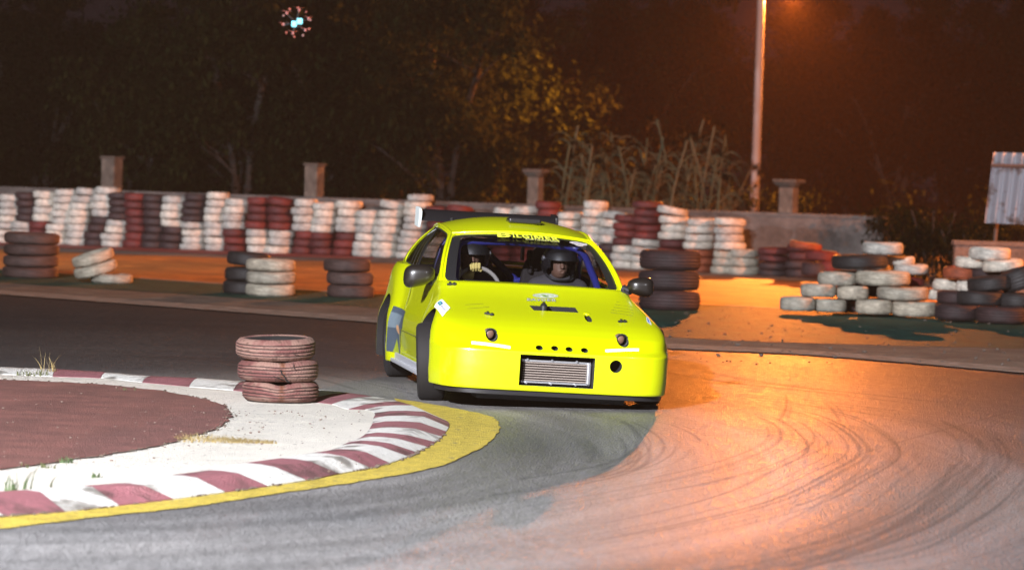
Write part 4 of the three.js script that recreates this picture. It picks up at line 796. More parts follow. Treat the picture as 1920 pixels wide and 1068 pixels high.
// wheels
function wheel(x, z, steer, camber, W) {
  const R = 0.305, b = W / 2, p = [[0.2, -b * 0.9], [0.235, -b], [0.27, -b * 0.98], [0.293, -b * 0.86], [R - 0.004, -b * 0.66], [R, -b * 0.3], [R, b * 0.3], [R - 0.004, b * 0.66], [0.293, b * 0.86], [0.27, b * 0.98], [0.235, b], [0.2, b * 0.9]].map(([r, y]) => new THREE.Vector2(r, y));
  const o = new THREE.Group(); o.name = 'wheel'; car.add(o); o.position.set(x, R - 0.003, z); o.rotation.set(0, steer, camber, 'YZX');
  const tg = new THREE.LatheGeometry(p, 56); tg.rotateZ(Math.PI / 2); part('tyre', toCreasedNormals(tg, 0.7), rubber, o);
  const s = Math.sign(x), rim = [];
  const bar = new THREE.LatheGeometry([[0.2, -b * 0.9], [0.19, -b * 0.6], [0.185, b * 0.6], [0.2, b * 0.9], [0.212, b * 0.92]].map(([r, y]) => new THREE.Vector2(r, y)), 40); bar.rotateZ(Math.PI / 2); rim.push(bar);
  for (let k = 0; k < 8; k++) { const g = box(0.025, 0.16, 0.035, s * b * 0.75, 0.11, 0, 0.008); g.rotateX(k / 8 * 6.2832); rim.push(g); }
  rim.push(cyl(0.05, 0.03, 'x', s * b * 0.75, 0, 0, 20));
  part('rim', rim, std(0.05, 0.05, 0.055, 0.4, { metalness: 0.6 }), o);
  part('brake_disc', cyl(0.13, 0.02, 'x', s * b * 0.2, 0, 0, 32), std(0.25, 0.25, 0.25, 0.4, { metalness: 0.8 }), o);
}
wheel(-0.872, 0, -0.13, 0.05, 0.215); wheel(0.86, 0, -0.13, -0.02, 0.215); wheel(-0.795, -2.78, 0, 0.03, 0.235); wheel(0.795, -2.78, 0, -0.03, 0.235);
bp('axle_beam', [rod([-0.8, 0.28, -2.78], [0.8, 0.28, -2.78], 0.04), rod([-0.8, 0.28, 0], [0.8, 0.28, 0], 0.03)], blackTrim);
// splitter, floor, side skirts
{
  const s = new THREE.Shape(); const ring = ringAt(0.14).slice(0, 121).filter((_, k) => k % 2 === 0).filter((p) => p.z > 0.42);
  s.moveTo(ring[0].x * 0.95, -0.42); ring.forEach((p) => s.lineTo(p.x * 0.97, -(p.z - 0.03))); s.lineTo(ring[ring.length - 1].x * 0.95, -0.42); s.closePath();
  const g = new THREE.ExtrudeGeometry(s, { depth: 0.03, bevelEnabled: true, bevelSize: 0.004, bevelThickness: 0.004, bevelSegments: 1 }); g.rotateX(-Math.PI / 2); g.translate(0, 0.098, 0);
  bp('splitter', toCreasedNormals(plain(g), 0.6), carbon);
  bp('floor', [box(1.2, 0.03, 3.2, 0, 0.11, -1.5), box(1.15, 0.06, 0.3, 0, 0.075, 0.42)], blackTrim);
  for (const n of [-1, 1]) bp('side_skirt', [box(0.10, 0.035, 1.92, n * 0.87, 0.150, -1.40, 0.012), box(0.018, 0.085, 1.92, n * 0.885, 0.175, -1.40, 0.006)], std(0.55, 0.56, 0.6, 0.3, { metalness: 0.25 }));
}
// intercooler in the nose opening
{
  const w = 0.53, x = (GX0 + GX1) / 2 + 0.01, z = 0.73, y0 = 0.205, y1 = 0.355, fins = [];
  const m = bp('intercooler', [box(w, 0.014, 0.06, x, y1 + 0.006, z), box(w, 0.014, 0.06, x, y0 - 0.006, z), box(0.035, y1 - y0 + 0.02, 0.075, x + w / 2 - 0.012, (y0 + y1) / 2, z + 0.004, 0.012)], alu);
  part('core', box(w - 0.02, y1 - y0, 0.03, x, (y0 + y1) / 2, z - 0.02), std(0.05, 0.035, 0.03, 0.8), m);
  for (let k = 0; k < 8; k++) fins.push(box(w - 0.03, 0.0085, 0.05, x - 0.005, y0 + (k + 0.5) / 8 * (y1 - y0), z, 0.003));
  part('tube', fins, std(0.34, 0.28, 0.24, 0.5, { metalness: 0.3 }), m);
  const bolts = []; for (let k = 0; k < 3; k++) for (const y of [0.192, 0.372]) bolts.push(cyl(0.008, 0.02, 'z', -0.23 + k * 0.19, y, 0.77, 10));
  part('bolt', bolts, silver, m);
}
lampHoles.forEach((p, k) => {
  const g = new THREE.SphereGeometry(0.042, 20, 14); g.scale(1, 1, 0.6); g.translate(p.x + (k ? -0.016 : -0.014), p.y + 0.008, p.z - 0.075);
  const m = bp('headlight', g, phys(0.16, 0.085, 0.055, 0.4, { clearcoat: 0.5 })); part('bezel', (() => { const t = new THREE.TorusGeometry(0.046, 0.006, 8, 32); t.translate(p.x, p.y, p.z - 0.045); return t; })(), blackTrim, m);
});
// small things on the shell
function alongHull(pts, r, lift = 0.001, seg = 16) { return tube(pts.map(([x, y]) => { const h = pick(x, y); return h.p.addScaledVector(h.n, lift); }), r, seg, 5); }
const seam = std(0.05, 0.055, 0.0, 0.8);
bp('louvre', [[[1156, 565.5], [1185, 569]], [[1153, 570.5], [1186, 575.5]], [[1151, 576], [1187, 581]], [[1147, 581], [1188, 586.5]], [[1145, 585.5], [1187, 592]]].map((l) => alongHull(l, 0.0028, -0.001, 6)), seam);
bp('louvre', [[[872, 571.3], [906, 569.2]], [[877, 578.3], [917, 575.4]], [[866, 564.5], [898, 563.4]], [[861, 558], [880, 557]]].map((l, k) => alongHull(l, k < 2 ? 0.0028 : 0.0012, -0.001, 6)), seam);
for (const [px, py, a] of [[917, 590, 0.5], [1167, 604, -0.3], [847, 534, 0.1], [1171, 549, 0.15]]) {
  const h = pick(px, py); if (!h) continue;
  const g = mergeGeometries([plain(box(0.075, 0.012, 0.022, 0, 0.008, 0, 0.004)), plain(cyl(0.011, 0.03, 'y', -0.012, 0.01, 0, 12)), plain(box(0.018, 0.018, 0.03, 0.022, 0.009, 0, 0.004))]);
  g.rotateY(-a); g.applyQuaternion(new THREE.Quaternion().setFromUnitVectors(V(0, 1, 0), h.n)); g.translate(...h.p.toArray()); bp('bonnet_pin', g, blackTrim);
}
{ // breather standing in the bonnet slot
  const h = pick(1019.5, 581), c = h.p; bp('breather', [cyl(0.026, 0.05, 'y', c.x, c.y + 0.012, c.z - 0.01, 16), (() => { const k = new THREE.ConeGeometry(0.032, 0.035, 6); k.translate(c.x, c.y + 0.052, c.z - 0.01); return k; })()], blackTrim);
  const h2 = pick(1101, 589); const s = new THREE.SphereGeometry(0.034, 20, 12); s.scale(1, 0.55, 1.3); s.translate(h2.p.x, h2.p.y - 0.004, h2.p.z - 0.03); bp('bonnet_bulge', s, paint);
}
function sideLine(pts, r, n) { return tube(pts.map(([y, z]) => { const h = onHull(V(n * 2, y, z), V(-n, 0, 0)); return h.p.addScaledVector(h.n, 0.0005); }), r, 30, 5); }
for (const n of [-1, 1]) bp('door_seam', [sideLine([[0.2, -0.62], [0.5, -0.62], [0.75, -0.66], [0.87, -0.72]], 0.004, n), sideLine([[0.22, -2.05], [0.4, -2.0], [0.6, -1.98], [0.9, -2.02]], 0.004, n), sideLine([[0.2, -0.62], [0.19, -1.2], [0.2, -2.03]], 0.004, n), sideLine([[0.42, -0.66], [0.42, -1.3], [0.42, -1.98]], 0.006, n)], std(0.16, 0.17, 0.01, 0.7));
// mirrors
for (const [n, px, py, rx, ry, l] of [[-1, 786, 516, 0.128, 0.088, 'brownish black right wing mirror'], [1, 1201, 537.5, 0.108, 0.074, 'glossy black left wing mirror']]) {
  const d = n < 0 ? 25.72 : 25.75, c = ahead(px, py, d).applyMatrix4(bodyInv);
  const g = new THREE.SphereGeometry(1, 36, 24), p = g.attributes.position;
  for (let i = 0; i < p.count; i++) { let x = p.getX(i), y = p.getY(i), z = p.getZ(i); const e = 0.72; x = Math.sign(x) * Math.abs(x) ** e; y = Math.sign(y) * Math.abs(y) ** e; if (z < 0) z *= 0.35; const tp = 1 - 0.22 * x * n * -1; p.setXYZ(i, x * rx, y * ry * tp + 0.02 * x * -n * (n < 0 ? 1 : 0.2), z * 0.085); }
  g.computeVertexNormals(); g.translate(c.x, c.y, c.z);
  const m = bp('wing_mirror', g, phys(0.013, 0.010, 0.008, 0.36, { clearcoat: 0.5, clearcoatRoughness: 0.15 }), l);
  part('mirror_foot', rod([c.x - n * rx * 0.7, c.y - ry * 0.55, c.z - 0.01], [n * 0.745, 0.90, c.z - 0.06], 0.03, 10, 0.04), blackTrim, m);
  part('mirror_glass', (() => { const q = new THREE.CircleGeometry(1, 24); q.scale(rx * 0.85, ry * 0.8, 1); q.translate(c.x, c.y, c.z - 0.034); return q; })(), std(0.5, 0.5, 0.5, 0.05, { metalness: 1 }), m);
}
// prints on the shell and on the windscreen
function printed(w, h, draw) { const cv = document.createElement('canvas'); cv.width = w; cv.height = h; const c = cv.getContext('2d'); draw(c, w, h); const t = new THREE.CanvasTexture(cv); t.colorSpace = THREE.SRGBColorSpace; t.anisotropy = 8; return t; }
function sticker(name, corners, tex, label, o = {}) { // corners of the print on the shell: lower left, lower right, upper right, upper left
  const C = corners.map(([x, y]) => pick(x, y)), nrm = C.reduce((s, c) => s.add(c.n), V(0, 0, 0)).normalize(), rows = [], uv = [], nu = 14, nv = 8;
  for (let j = 0; j <= nv; j++) { const r = []; for (let i = 0; i <= nu; i++) { const u = i / nu, v = j / nv; const q = C[0].p.clone().multiplyScalar((1 - u) * (1 - v)).addScaledVector(C[1].p, u * (1 - v)).addScaledVector(C[2].p, u * v).addScaledVector(C[3].p, (1 - u) * v); const h = onHull(q.clone().addScaledVector(nrm, 0.12), nrm.clone().negate()); r.push((h ? h.p : q).clone().addScaledVector(nrm, 0.003)); uv.push(u, v); } rows.push(r); }
  const g = gridGeo(rows); g.setAttribute('uv', new THREE.Float32BufferAttribute(uv, 2));
  bp(name, g, std(1, 1, 1, 0.5, { map: tex, transparent: true, alphaMap: null, ...o }), label);
}
sticker('sticker', [[814, 575.5], [830, 594], [844.5, 577.5], [829, 561]], printed(256, 220, (c, w, h) => {
  c.fillStyle = '#f1eef0'; c.fillRect(0, 0, w, h);
  for (const [x, y, r, col] of [[40, 70, 26, '#2f8f8f'], [76, 70, 26, '#1d5f86'], [40, 112, 26, '#226a84'], [76, 112, 26, '#2f7f78'], [58, 92, 12, '#bfe0dc']]) { c.fillStyle = col; c.beginPath(); c.arc(x, y, r, 0, 7); c.fill(); }
  c.save(); c.translate(112, 128); c.font = 'bold 62px sans-serif'; c.fillStyle = '#5c6390'; c.scale(0.78, 1); c.fillText('Basel', -6, 0); c.restore();
}), 'white sticker with a blue-green clover and small lettering');
const strip = printed(512, 44, (c, w, h) => { c.fillStyle = '#f6f1e6'; c.fillRect(0, 0, w, h); c.fillStyle = '#8a8478'; c.font = 'bold 30px sans-serif'; c.fillText('•', 14, 33); c.fillText('NEAR EAST BANK', 60, 33, 420); });
sticker('sticker', [[884, 645.5], [957, 654.5], [957, 649], [884, 640]], strip, 'thin white bank sticker under the headlight');
sticker('sticker', [[1135, 660.5], [1198, 658.5], [1198, 653.5], [1135, 655.5]], strip, 'thin white bank sticker under the headlight');
sticker('emblem', [[985, 566], [1070, 569], [1066, 549.5], [985, 548]], printed(512, 256, (c, w, h) => {
  c.clearRect(0, 0, w, h);
  c.fillStyle = '#a7ad97'; c.beginPath(); c.ellipse(235, 78, 150, 60, 0, 0, 7); c.fill(); c.fillStyle = '#c4c9ba'; c.beginPath(); c.ellipse(235, 78, 118, 44, 0, 0, 7); c.fill();
  c.fillStyle = '#7f9a56'; for (const [x, y, r] of [[150, 80, 20], [210, 62, 22], [235, 96, 26], [310, 72, 18], [265, 60, 12]]) { c.beginPath(); c.ellipse(x, y, r * 1.5, r * 0.7, 0.2, 0, 7); c.fill(); }
  c.fillStyle = '#5d7a35'; c.beginPath(); c.ellipse(245, 92, 34, 14, 0.3, 0, 7); c.fill();
  c.font = 'bold 92px sans-serif'; c.fillStyle = '#b5b9ab'; c.fillText('EAYDER', 12, 222, 490); c.lineWidth = 4; c.strokeStyle = '#7c8272'; c.strokeText('EAYDER', 12, 222, 490);
}), 'grey emblem with green shapes over pale lettering on the bonnet', { alphaTest: 0.2 });
sticker('sticker', [[1213, 604], [1222, 610.5], [1219, 596], [1211, 594]], printed(64, 64, (c) => { c.fillStyle = '#c9cfdc'; c.fillRect(0, 0, 64, 64); c.fillStyle = '#3f74b8'; c.fillRect(14, 10, 30, 46); }), 'blue and white sticker on the far front wing');
{ // dark graphic in front of the rear wheel
  const rows = [], uv = []; for (let j = 0; j <= 8; j++) { const r = []; for (let i = 0; i <= 10; i++) { const z = lerp(-2.36, -1.55, i / 10), y = lerp(0.215, 0.60, j / 8), h = onHull(V(-2, y, z), V(1, 0, 0)); r.push(h.p.addScaledVector(h.n, 0.003)); uv.push(i / 10, j / 8); } rows.push(r); }
  const g = gridGeo(rows); g.setAttribute('uv', new THREE.Float32BufferAttribute(uv, 2));
  bp('side_graphic', g, std(1, 1, 1, 0.35, { transparent: true, alphaTest: 0.3, map: printed(256, 128, (c, w, h) => {
    c.clearRect(0, 0, w, h); c.fillStyle = '#4a5560'; c.beginPath(); c.moveTo(0, 0); c.lineTo(150, 8); c.lineTo(160, 50); c.lineTo(120, 76); c.lineTo(96, 128); c.lineTo(0, 128); c.fill();
    c.fillStyle = '#6f7d86'; c.beginPath(); c.moveTo(0, 16); c.lineTo(120, 22); c.lineTo(90, 58); c.lineTo(0, 60); c.fill(); c.fillStyle = '#b98f6a'; c.beginPath(); c.ellipse(84, 62, 22, 10, 0.4, 0, 7); c.fill(); c.fillStyle = '#8d9a2c'; c.beginPath(); c.moveTo(40, 128); c.lineTo(70, 88); c.lineTo(86, 128); c.fill();
  }) }), 'slate grey graphic in front of the rear wheel');
  const ln = []; for (const n of [-1]) ln.push(sideLine([[0.24, -1.5], [0.3, -1.0], [0.36, -0.6]], 0.006, n)); 
}
function glassPrint(u0, u1, v0, v1, tex, name, label) { const g = patchGeo((u, v) => { const p = screen(u, v); p.y += 0.002; p.z += 0.004; return p; }, u0, u1, v0, v1, 20, 4); part(name, g, std(1, 1, 1, 0.6, { map: tex, transparent: true, alphaTest: 0.3 }), ws, label); }
const { FontLoader } = await import('three/addons/loaders/FontLoader.js'); const { TextGeometry } = await import('three/addons/geometries/TextGeometry.js');
const bold = await new FontLoader().loadAsync('fonts/droid/droid_sans_bold.typeface.json');
function onScreen(text, u0, u1, v0, v1, mat, label, lift) {
  const g = new TextGeometry(text, { font: bold, size: 1, depth: 0.02, curveSegments: 6, bevelEnabled: false }); g.computeBoundingBox(); const b = g.boundingBox, p = g.attributes.position;
  for (let i = 0; i < p.count; i++) { const u = lerp(u0, u1, (p.getX(i) - b.min.x) / (b.max.x - b.min.x)), v = lerp(v0, v1, (p.getY(i) - b.min.y) / (b.max.y - b.min.y)), q = screen(u, v), k = lift + p.getZ(i) * 0.1; p.setXYZ(i, q.x, q.y + k * 0.85, q.z + k * 0.5); }
  g.computeVertexNormals(); part('lettering', g, mat, ws, label);
}
const inkY = std(0.72, 0.76, 0.06, 0.6), inkP = std(0.5, 0.5, 0.16, 0.6);
for (const [t, u0, u1, v0, v1] of [['B', 0.315, 0.405, 0.868, 0.968], ['I', 0.418, 0.432, 0.868, 0.945], ['LG', 0.444, 0.53, 0.868, 0.945], ['I', 0.541, 0.556, 0.86, 0.952], ['MER', 0.567, 0.735, 0.868, 0.945]]) onScreen(t, u0, u1, v0, v1, inkY, 'yellow sponsor lettering on the windscreen', 0.004);
for (const [u, v] of [[0.425, 0.963], [0.5485, 0.972]]) part('lettering', patchGeo((a, b) => screen(a, b).add(V(0, 0.004, 0.004)), u - 0.008, u + 0.008, v - 0.008, v + 0.008, 1, 1), inkY, ws);
onScreen('MOTORSPORT', 0.50, 0.735, 0.832, 0.858, inkP, 'small sponsor lettering on the windscreen', 0.004);
glassPrint(0.80, 0.945, 0.80, 0.92, printed(256, 128, (c, w, h) => {
  c.clearRect(0, 0, w, h); c.fillStyle = '#cfc8c4'; c.beginPath(); c.moveTo(6, 62); c.lineTo(50, 26); c.lineTo(120, 12); c.lineTo(170, 26); c.lineTo(250, 30); c.lineTo(226, 74); c.lineTo(180, 86); c.lineTo(150, 118); c.lineTo(84, 120); c.lineTo(60, 84); c.closePath(); c.fill();
  c.fillStyle = '#5d5868'; c.font = 'bold 34px sans-serif'; c.fillText('RACE', 62, 62); c.font = 'bold 26px sans-serif'; c.fillText('TEAM', 92, 98);
}), 'sticker', 'pale jagged sticker in the upper corner of the windscreen');

// cabin: roll cage, seats, dashboard, steering wheel
const cageMat = phys(0.03, 0.035, 0.22, 0.35, { clearcoat: 0.5 }), tr = 0.024;
const cageSet = [
  tube([[-0.60, 0.80, -0.80], [-0.56, 1.0, -1.08], [-0.49, 1.185, -1.42], [-0.3, 1.205, -1.44], [0, 1.215, -1.44], [0.3, 1.205, -1.44], [0.49, 1.185, -1.42], [0.56, 1.0, -1.08], [0.60, 0.80, -0.80]], 0.03, 80, 10),
  tube([[-0.64, 0.4, -2.15], [-0.62, 0.8, -2.15], [-0.50, 1.2, -2.15], [0, 1.25, -2.15], [0.50, 1.2, -2.15], [0.62, 0.8, -2.15], [0.64, 0.4, -2.15]], tr, 60, 10),
  rod([-0.5, 1.19, -1.43], [-0.5, 1.21, -2.15], tr), rod([0.5, 1.19, -1.43], [0.5, 1.21, -2.15], tr), rod([-0.30, 1.21, -2.13], [0.5, 0.55, -2.13], 0.03), rod([0.0, 0.86, -2.12], [0.62, 1.0, -2.12], tr),
  rod([-0.48, 1.2, -2.15], [-0.55, 0.6, -3.05], tr), rod([0.48, 1.2, -2.15], [0.55, 0.6, -3.05], tr), rod([0.60, 0.82, -0.82], [0.63, 0.55, -2.15], tr), rod([-0.60, 0.82, -0.82], [-0.63, 0.55, -2.15], tr), rod([0.52, 1.17, -1.46], [0.62, 0.7, -2.1], tr),
];
bp('roll_cage', cageSet, cageMat);
const SEAT = [[-0.37, 'driver'], [0.37, 'codriver']];
for (const [x] of SEAT) {
  const s = new THREE.Shape(); s.moveTo(-0.22, 0.0); s.lineTo(-0.27, 0.3); s.lineTo(-0.24, 0.5); s.quadraticCurveTo(-0.22, 0.72, -0.12, 0.8); s.lineTo(0.12, 0.8); s.quadraticCurveTo(0.22, 0.72, 0.24, 0.5); s.lineTo(0.27, 0.3); s.lineTo(0.22, 0);
  const b = new THREE.ExtrudeGeometry(s, { depth: 0.07, bevelEnabled: true, bevelSize: 0.02, bevelThickness: 0.02, bevelSegments: 3 }); b.rotateX(-0.22); b.translate(x, 0.36, -1.93);
  const g = [b, box(0.5, 0.1, 0.5, x, 0.34, -1.7, 0.04)];
  for (const n of [-1, 1]) { g.push(box(0.05, 0.3, 0.16, x + n * 0.235, 0.62, -1.9, 0.02)); const w = box(0.035, 0.2, 0.15, x + n * 0.19, 1.05, -1.99, 0.016); g.push(w); }
  bp('seat', g, std(0.02, 0.016, 0.016, 0.85));
}
bp('dashboard', [box(1.3, 0.14, 0.36, 0, 0.79, -0.88, 0.05), box(0.34, 0.09, 0.2, -0.37, 0.855, -0.92, 0.04)], std(0.018, 0.015, 0.016, 0.8));
{
  const t = new THREE.TorusGeometry(0.185, 0.017, 12, 48), sp = [box(0.34, 0.03, 0.012), box(0.03, 0.17, 0.012, 0, -0.09, 0), cyl(0.04, 0.03, 'z', 0, 0, 0, 20)];
  const put = (g) => { g.rotateX(-0.38); g.translate(-0.36, 0.82, -1.24); return g; };
  const m = bp('steering_wheel', put(t), std(0.3, 0.28, 0.25, 0.7)); part('spoke', sp.map((g) => put(plain(g))), blackTrim, m); part('column', rod([-0.36, 0.82, -1.24], [-0.36, 0.74, -0.95], 0.025), blackTrim, m);
}
bp('belt', [[-0.37, 1], [0.37, 1]].flatMap(([x]) => [-1, 1].map((n) => tube([[x + n * 0.07, 0.96, -1.86], [x + n * 0.075, 0.93, -1.72], [x + n * 0.07, 0.75, -1.66], [x + n * 0.03, 0.52, -1.6]], 0.018, 16, 6))), std(0.08, 0.02, 0.02, 0.8));
// ------------------------------------------------------------------ people in the car
const smin = (a, b, k) => { const h = Math.max(k - Math.abs(a - b), 0) / k; return Math.min(a, b) - h * h * k * 0.25; };
function capsule(p, a, b, ra, rb) { const bx = b[0] - a[0], by = b[1] - a[1], bz = b[2] - a[2], px = p[0] - a[0], py = p[1] - a[1], pz = p[2] - a[2], t = clamp((px * bx + py * by + pz * bz) / (bx * bx + by * by + bz * bz), 0, 1); return Math.hypot(px - bx * t, py - by * t, pz - bz * t) - lerp(ra, rb, t); }
const ell = (p, c, r) => { const x = (p[0] - c[0]) / r[0], y = (p[1] - c[1]) / r[1], z = (p[2] - c[2]) / r[2], k = Math.hypot(x, y, z); return (k - 1) * Math.min(...r); };
function meshField(f, c, half, res) {
  const mc = new MarchingCubes(res, new THREE.MeshBasicMaterial(), false, false, 120000); mc.isolation = 0;
  const h = res / 2; let q = 0;
  for (let z = 0; z < res; z++) for (let y = 0; y < res; y++) for (let x = 0; x < res; x++) mc.field[q++] = -f([c[0] + (x - h) / h * half, c[1] + (y - h) / h * half, c[2] + (z - h) / h * half]);
  mc.update();
  const n = mc.count, P = mc.positionArray.slice(0, n * 3), N = mc.normalArray.slice(0, n * 3);
  for (let i = 0; i < n; i++) { P[3 * i] = c[0] + P[3 * i] * half; P[3 * i + 1] = c[1] + P[3 * i + 1] * half; P[3 * i + 2] = c[2] + P[3 * i + 2] * half; const l = Math.hypot(N[3 * i], N[3 * i + 1], N[3 * i + 2]) || 1; N[3 * i] /= l; N[3 * i + 1] /= l; N[3 * i + 2] /= l; }
  const g = new THREE.BufferGeometry(); g.setAttribute('position', new THREE.BufferAttribute(P, 3)); g.setAttribute('normal', new THREE.BufferAttribute(N, 3)); g.setAttribute('uv', new THREE.BufferAttribute(new Float32Array(n * 2), 2)); return g;
}
const skin = phys(0.17, 0.09, 0.06, 0.6);
function person(label, x, hand, opt) {
  const o = thing('person', label, 'person'); o.matrix.copy(bodyM); o.matrix.decompose(o.position, o.quaternion, o.scale);
  const Hd = opt.head, ny = Hd[1] - 0.13, S = opt.shoulder, z0 = opt.z;
  const bones = [ // torso, thighs, arms
    [[x, 0.46, z0 - 0.04], [x, 0.66, z0 - 0.02], 0.15, 0.155], [[x, 0.66, z0 - 0.02], [x, 0.84, z0 - 0.03], 0.155, 0.15],
    [[x - 0.11, 0.835, z0 - 0.03], [x + 0.11, 0.835, z0 - 0.03], 0.09, 0.09], [[x - 0.10, 0.48, z0], [x - 0.13, 0.52, z0 + 0.44], 0.1, 0.07], [[x + 0.10, 0.48, z0], [x + 0.13, 0.52, z0 + 0.44], 0.1, 0.07],
    [[x - 0.13, 0.52, z0 + 0.44], [x - 0.11, 0.25, z0 + 0.75], 0.068, 0.045], [[x + 0.13, 0.52, z0 + 0.44], [x + 0.11, 0.25, z0 + 0.75], 0.068, 0.045],
  ];
  for (const n of [-1, 1]) {
    const sh = [x + n * 0.19, S, z0 - 0.02], w = hand[n < 0 ? 0 : 1], el = n < 0 ? hand[2] : hand[3];
    bones.push([sh, el, 0.062, 0.047], [el, w, 0.046, 0.031]);
  }
  const field = (p, grow) => { let d = 1e9; for (const [a, b, ra, rb] of bones) d = smin(d, capsule(p, a, b, ra, rb), 0.07); return d - grow; };
  const headC = Hd, yaw = opt.yaw ?? 0;
  const headF = (p0) => {
    const dx = p0[0] - headC[0], dz = p0[2] - headC[2], p = [headC[0] + dx * Math.cos(yaw) - dz * Math.sin(yaw), p0[1], headC[2] + dx * Math.sin(yaw) + dz * Math.cos(yaw)];
    const c = headC; let d = ell(p, [c[0], c[1] + 0.03, c[2] - 0.01], [0.077, 0.098, 0.095]);
    d = smin(d, ell(p, [c[0], c[1] - 0.045, c[2] + 0.025], [0.058, 0.07, 0.065]), 0.04);
    d = smin(d, capsule(p, [c[0], c[1] + 0.018, c[2] + 0.088], [c[0], c[1] - 0.018, c[2] + 0.108], 0.009, 0.014), 0.02); // nose
    d = smin(d, capsule(p, [c[0] - 0.038, c[1] + 0.034, c[2] + 0.078], [c[0] + 0.038, c[1] + 0.034, c[2] + 0.078], 0.011, 0.011), 0.018); // brow
    for (const n of [-1, 1]) { d = Math.max(d, -ell(p, [c[0] + n * 0.031, c[1] + 0.014, c[2] + 0.096], [0.017, 0.011, 0.014])); d = smin(d, ell(p, [c[0] + n * 0.031, c[1] + 0.013, c[2] + 0.079], [0.012, 0.009, 0.01]), 0.003); d = smin(d, ell(p, [c[0] + n * 0.078, c[1], c[2] - 0.01], [0.012, 0.03, 0.02]), 0.01); }
    d = smin(d, ell(p, [c[0], c[1] - 0.052, c[2] + 0.083], [0.024, 0.008, 0.01]), 0.008); d = smin(d, ell(p, [c[0], c[1] - 0.066, c[2] + 0.081], [0.021, 0.008, 0.01]), 0.008);
    d = Math.max(d, -ell(p, [c[0], c[1] - 0.059, c[2] + 0.098], [0.022, opt.mouth ?? 0.003, 0.012]));
    d = smin(d, capsule(p0, [c[0], c[1] - 0.06, c[2] - 0.02], [x, ny - 0.06, z0 - 0.03], 0.056, 0.06), 0.03);
    return d;
  };
  const geos = [meshField((p) => field(p, -0.006), [x, 0.60, z0 + 0.3], 0.72, 88), meshField(headF, [headC[0], headC[1] - 0.03, headC[2]], 0.19, 96)];
  const hands = [];
  hand.slice(0, 2).forEach((w, k) => { // five fingers closing round the rim
    if (!opt.grip[k]) { // resting, slightly curled
      const f = (p) => { let d = ell(p, [w[0], w[1] - 0.02, w[2] + 0.045], [0.042, 0.018, 0.05]); for (let i = 0; i < 4; i++) { const X = w[0] + (i - 1.5) * 0.021, L = [0.03, 0.038, 0.034, 0.026][i]; d = smin(d, capsule(p, [X, w[1] - 0.02, w[2] + 0.08], [X, w[1] - 0.022, w[2] + 0.085 + L], 0.0095, 0.009), 0.008); d = smin(d, capsule(p, [X, w[1] - 0.022, w[2] + 0.085 + L], [X, w[1] - 0.042, w[2] + 0.105 + L], 0.009, 0.0075), 0.006); } const n = k ? -1 : 1; d = smin(d, capsule(p, [w[0] + n * 0.035, w[1] - 0.02, w[2] + 0.03], [w[0] + n * 0.06, w[1] - 0.03, w[2] + 0.08], 0.012, 0.009), 0.01); return smin(d, capsule(p, w, [w[0], w[1] - 0.01, w[2] + 0.03], 0.03, 0.03), 0.02); };
      hands.push(f); geos.push(meshField((p) => f(p) + 0.003, [w[0], w[1], w[2] + 0.06], 0.12, 64)); return;
    }
    const G = opt.grip[k]; // point on the rim; fingers run over it, knuckles towards the windscreen
    const f = (p) => {
      let d = ell(p, [G[0], G[1] + 0.012, G[2] - 0.03], [0.044, 0.03, 0.034]);
      for (let i = 0; i < 4; i++) {
        const X = G[0] + (i - 1.5) * 0.0235, y = G[1] + [0.0, 0.004, 0.003, -0.003][i] + 0.006 * (i - 1.5) * (k ? -1 : 1);
        d = smin(d, capsule(p, [X, y + 0.03, G[2] - 0.01], [X, y + 0.032, G[2] + 0.026], 0.0118, 0.0112), 0.006);
        d = smin(d, capsule(p, [X, y + 0.032, G[2] + 0.026], [X, y + 0.002, G[2] + 0.038], 0.0112, 0.0105), 0.005);
        d = smin(d, capsule(p, [X, y + 0.002, G[2] + 0.038], [X, y - 0.02, G[2] + 0.022], 0.0105, 0.009), 0.005);
      }
      const n = k ? -1 : 1; d = smin(d, capsule(p, [G[0] + n * 0.036, G[1] + 0.008, G[2] - 0.03], [G[0] + n * 0.056, G[1] - 0.006, G[2] + 0.002], 0.014, 0.012), 0.008); d = smin(d, capsule(p, [G[0] + n * 0.056, G[1] - 0.006, G[2] + 0.002], [G[0] + n * 0.05, G[1] - 0.018, G[2] + 0.022], 0.012, 0.009), 0.005);
      return smin(d, capsule(p, w, [G[0], G[1] + 0.01, G[2] - 0.045], 0.031, 0.03), 0.02);
    };
    hands.push(f); geos.push(meshField((p) => f(p) + 0.003, [G[0], G[1], G[2] - 0.01], 0.12, 72));
  });
  part('body', geos, skin, o);
  const neck = [x, ny - 0.03, z0 - 0.03];
  part('racing_suit', meshField((p) => smin(field(p, 0.008), Math.max(capsule(p, [x, 0.88, z0 - 0.03], neck, 0.085, 0.072), p[1] - (ny - 0.005)), 0.03), [x, 0.60, z0 + 0.3], 0.72, 100), opt.suit, o);
  hands.forEach((f, k) => { const w = hand[k]; const c = opt.grip[k] ?? [w[0], w[1], w[2] + 0.06]; part('glove', meshField((p) => Math.min(f(p), capsule(p, hand[k + 2], w, 0.06, 0.042) + 1e3 * (Math.hypot(p[0] - w[0], p[1] - w[1], p[2] - w[2]) > 0.06)), c, 0.12, 72), opt.glove, o); });
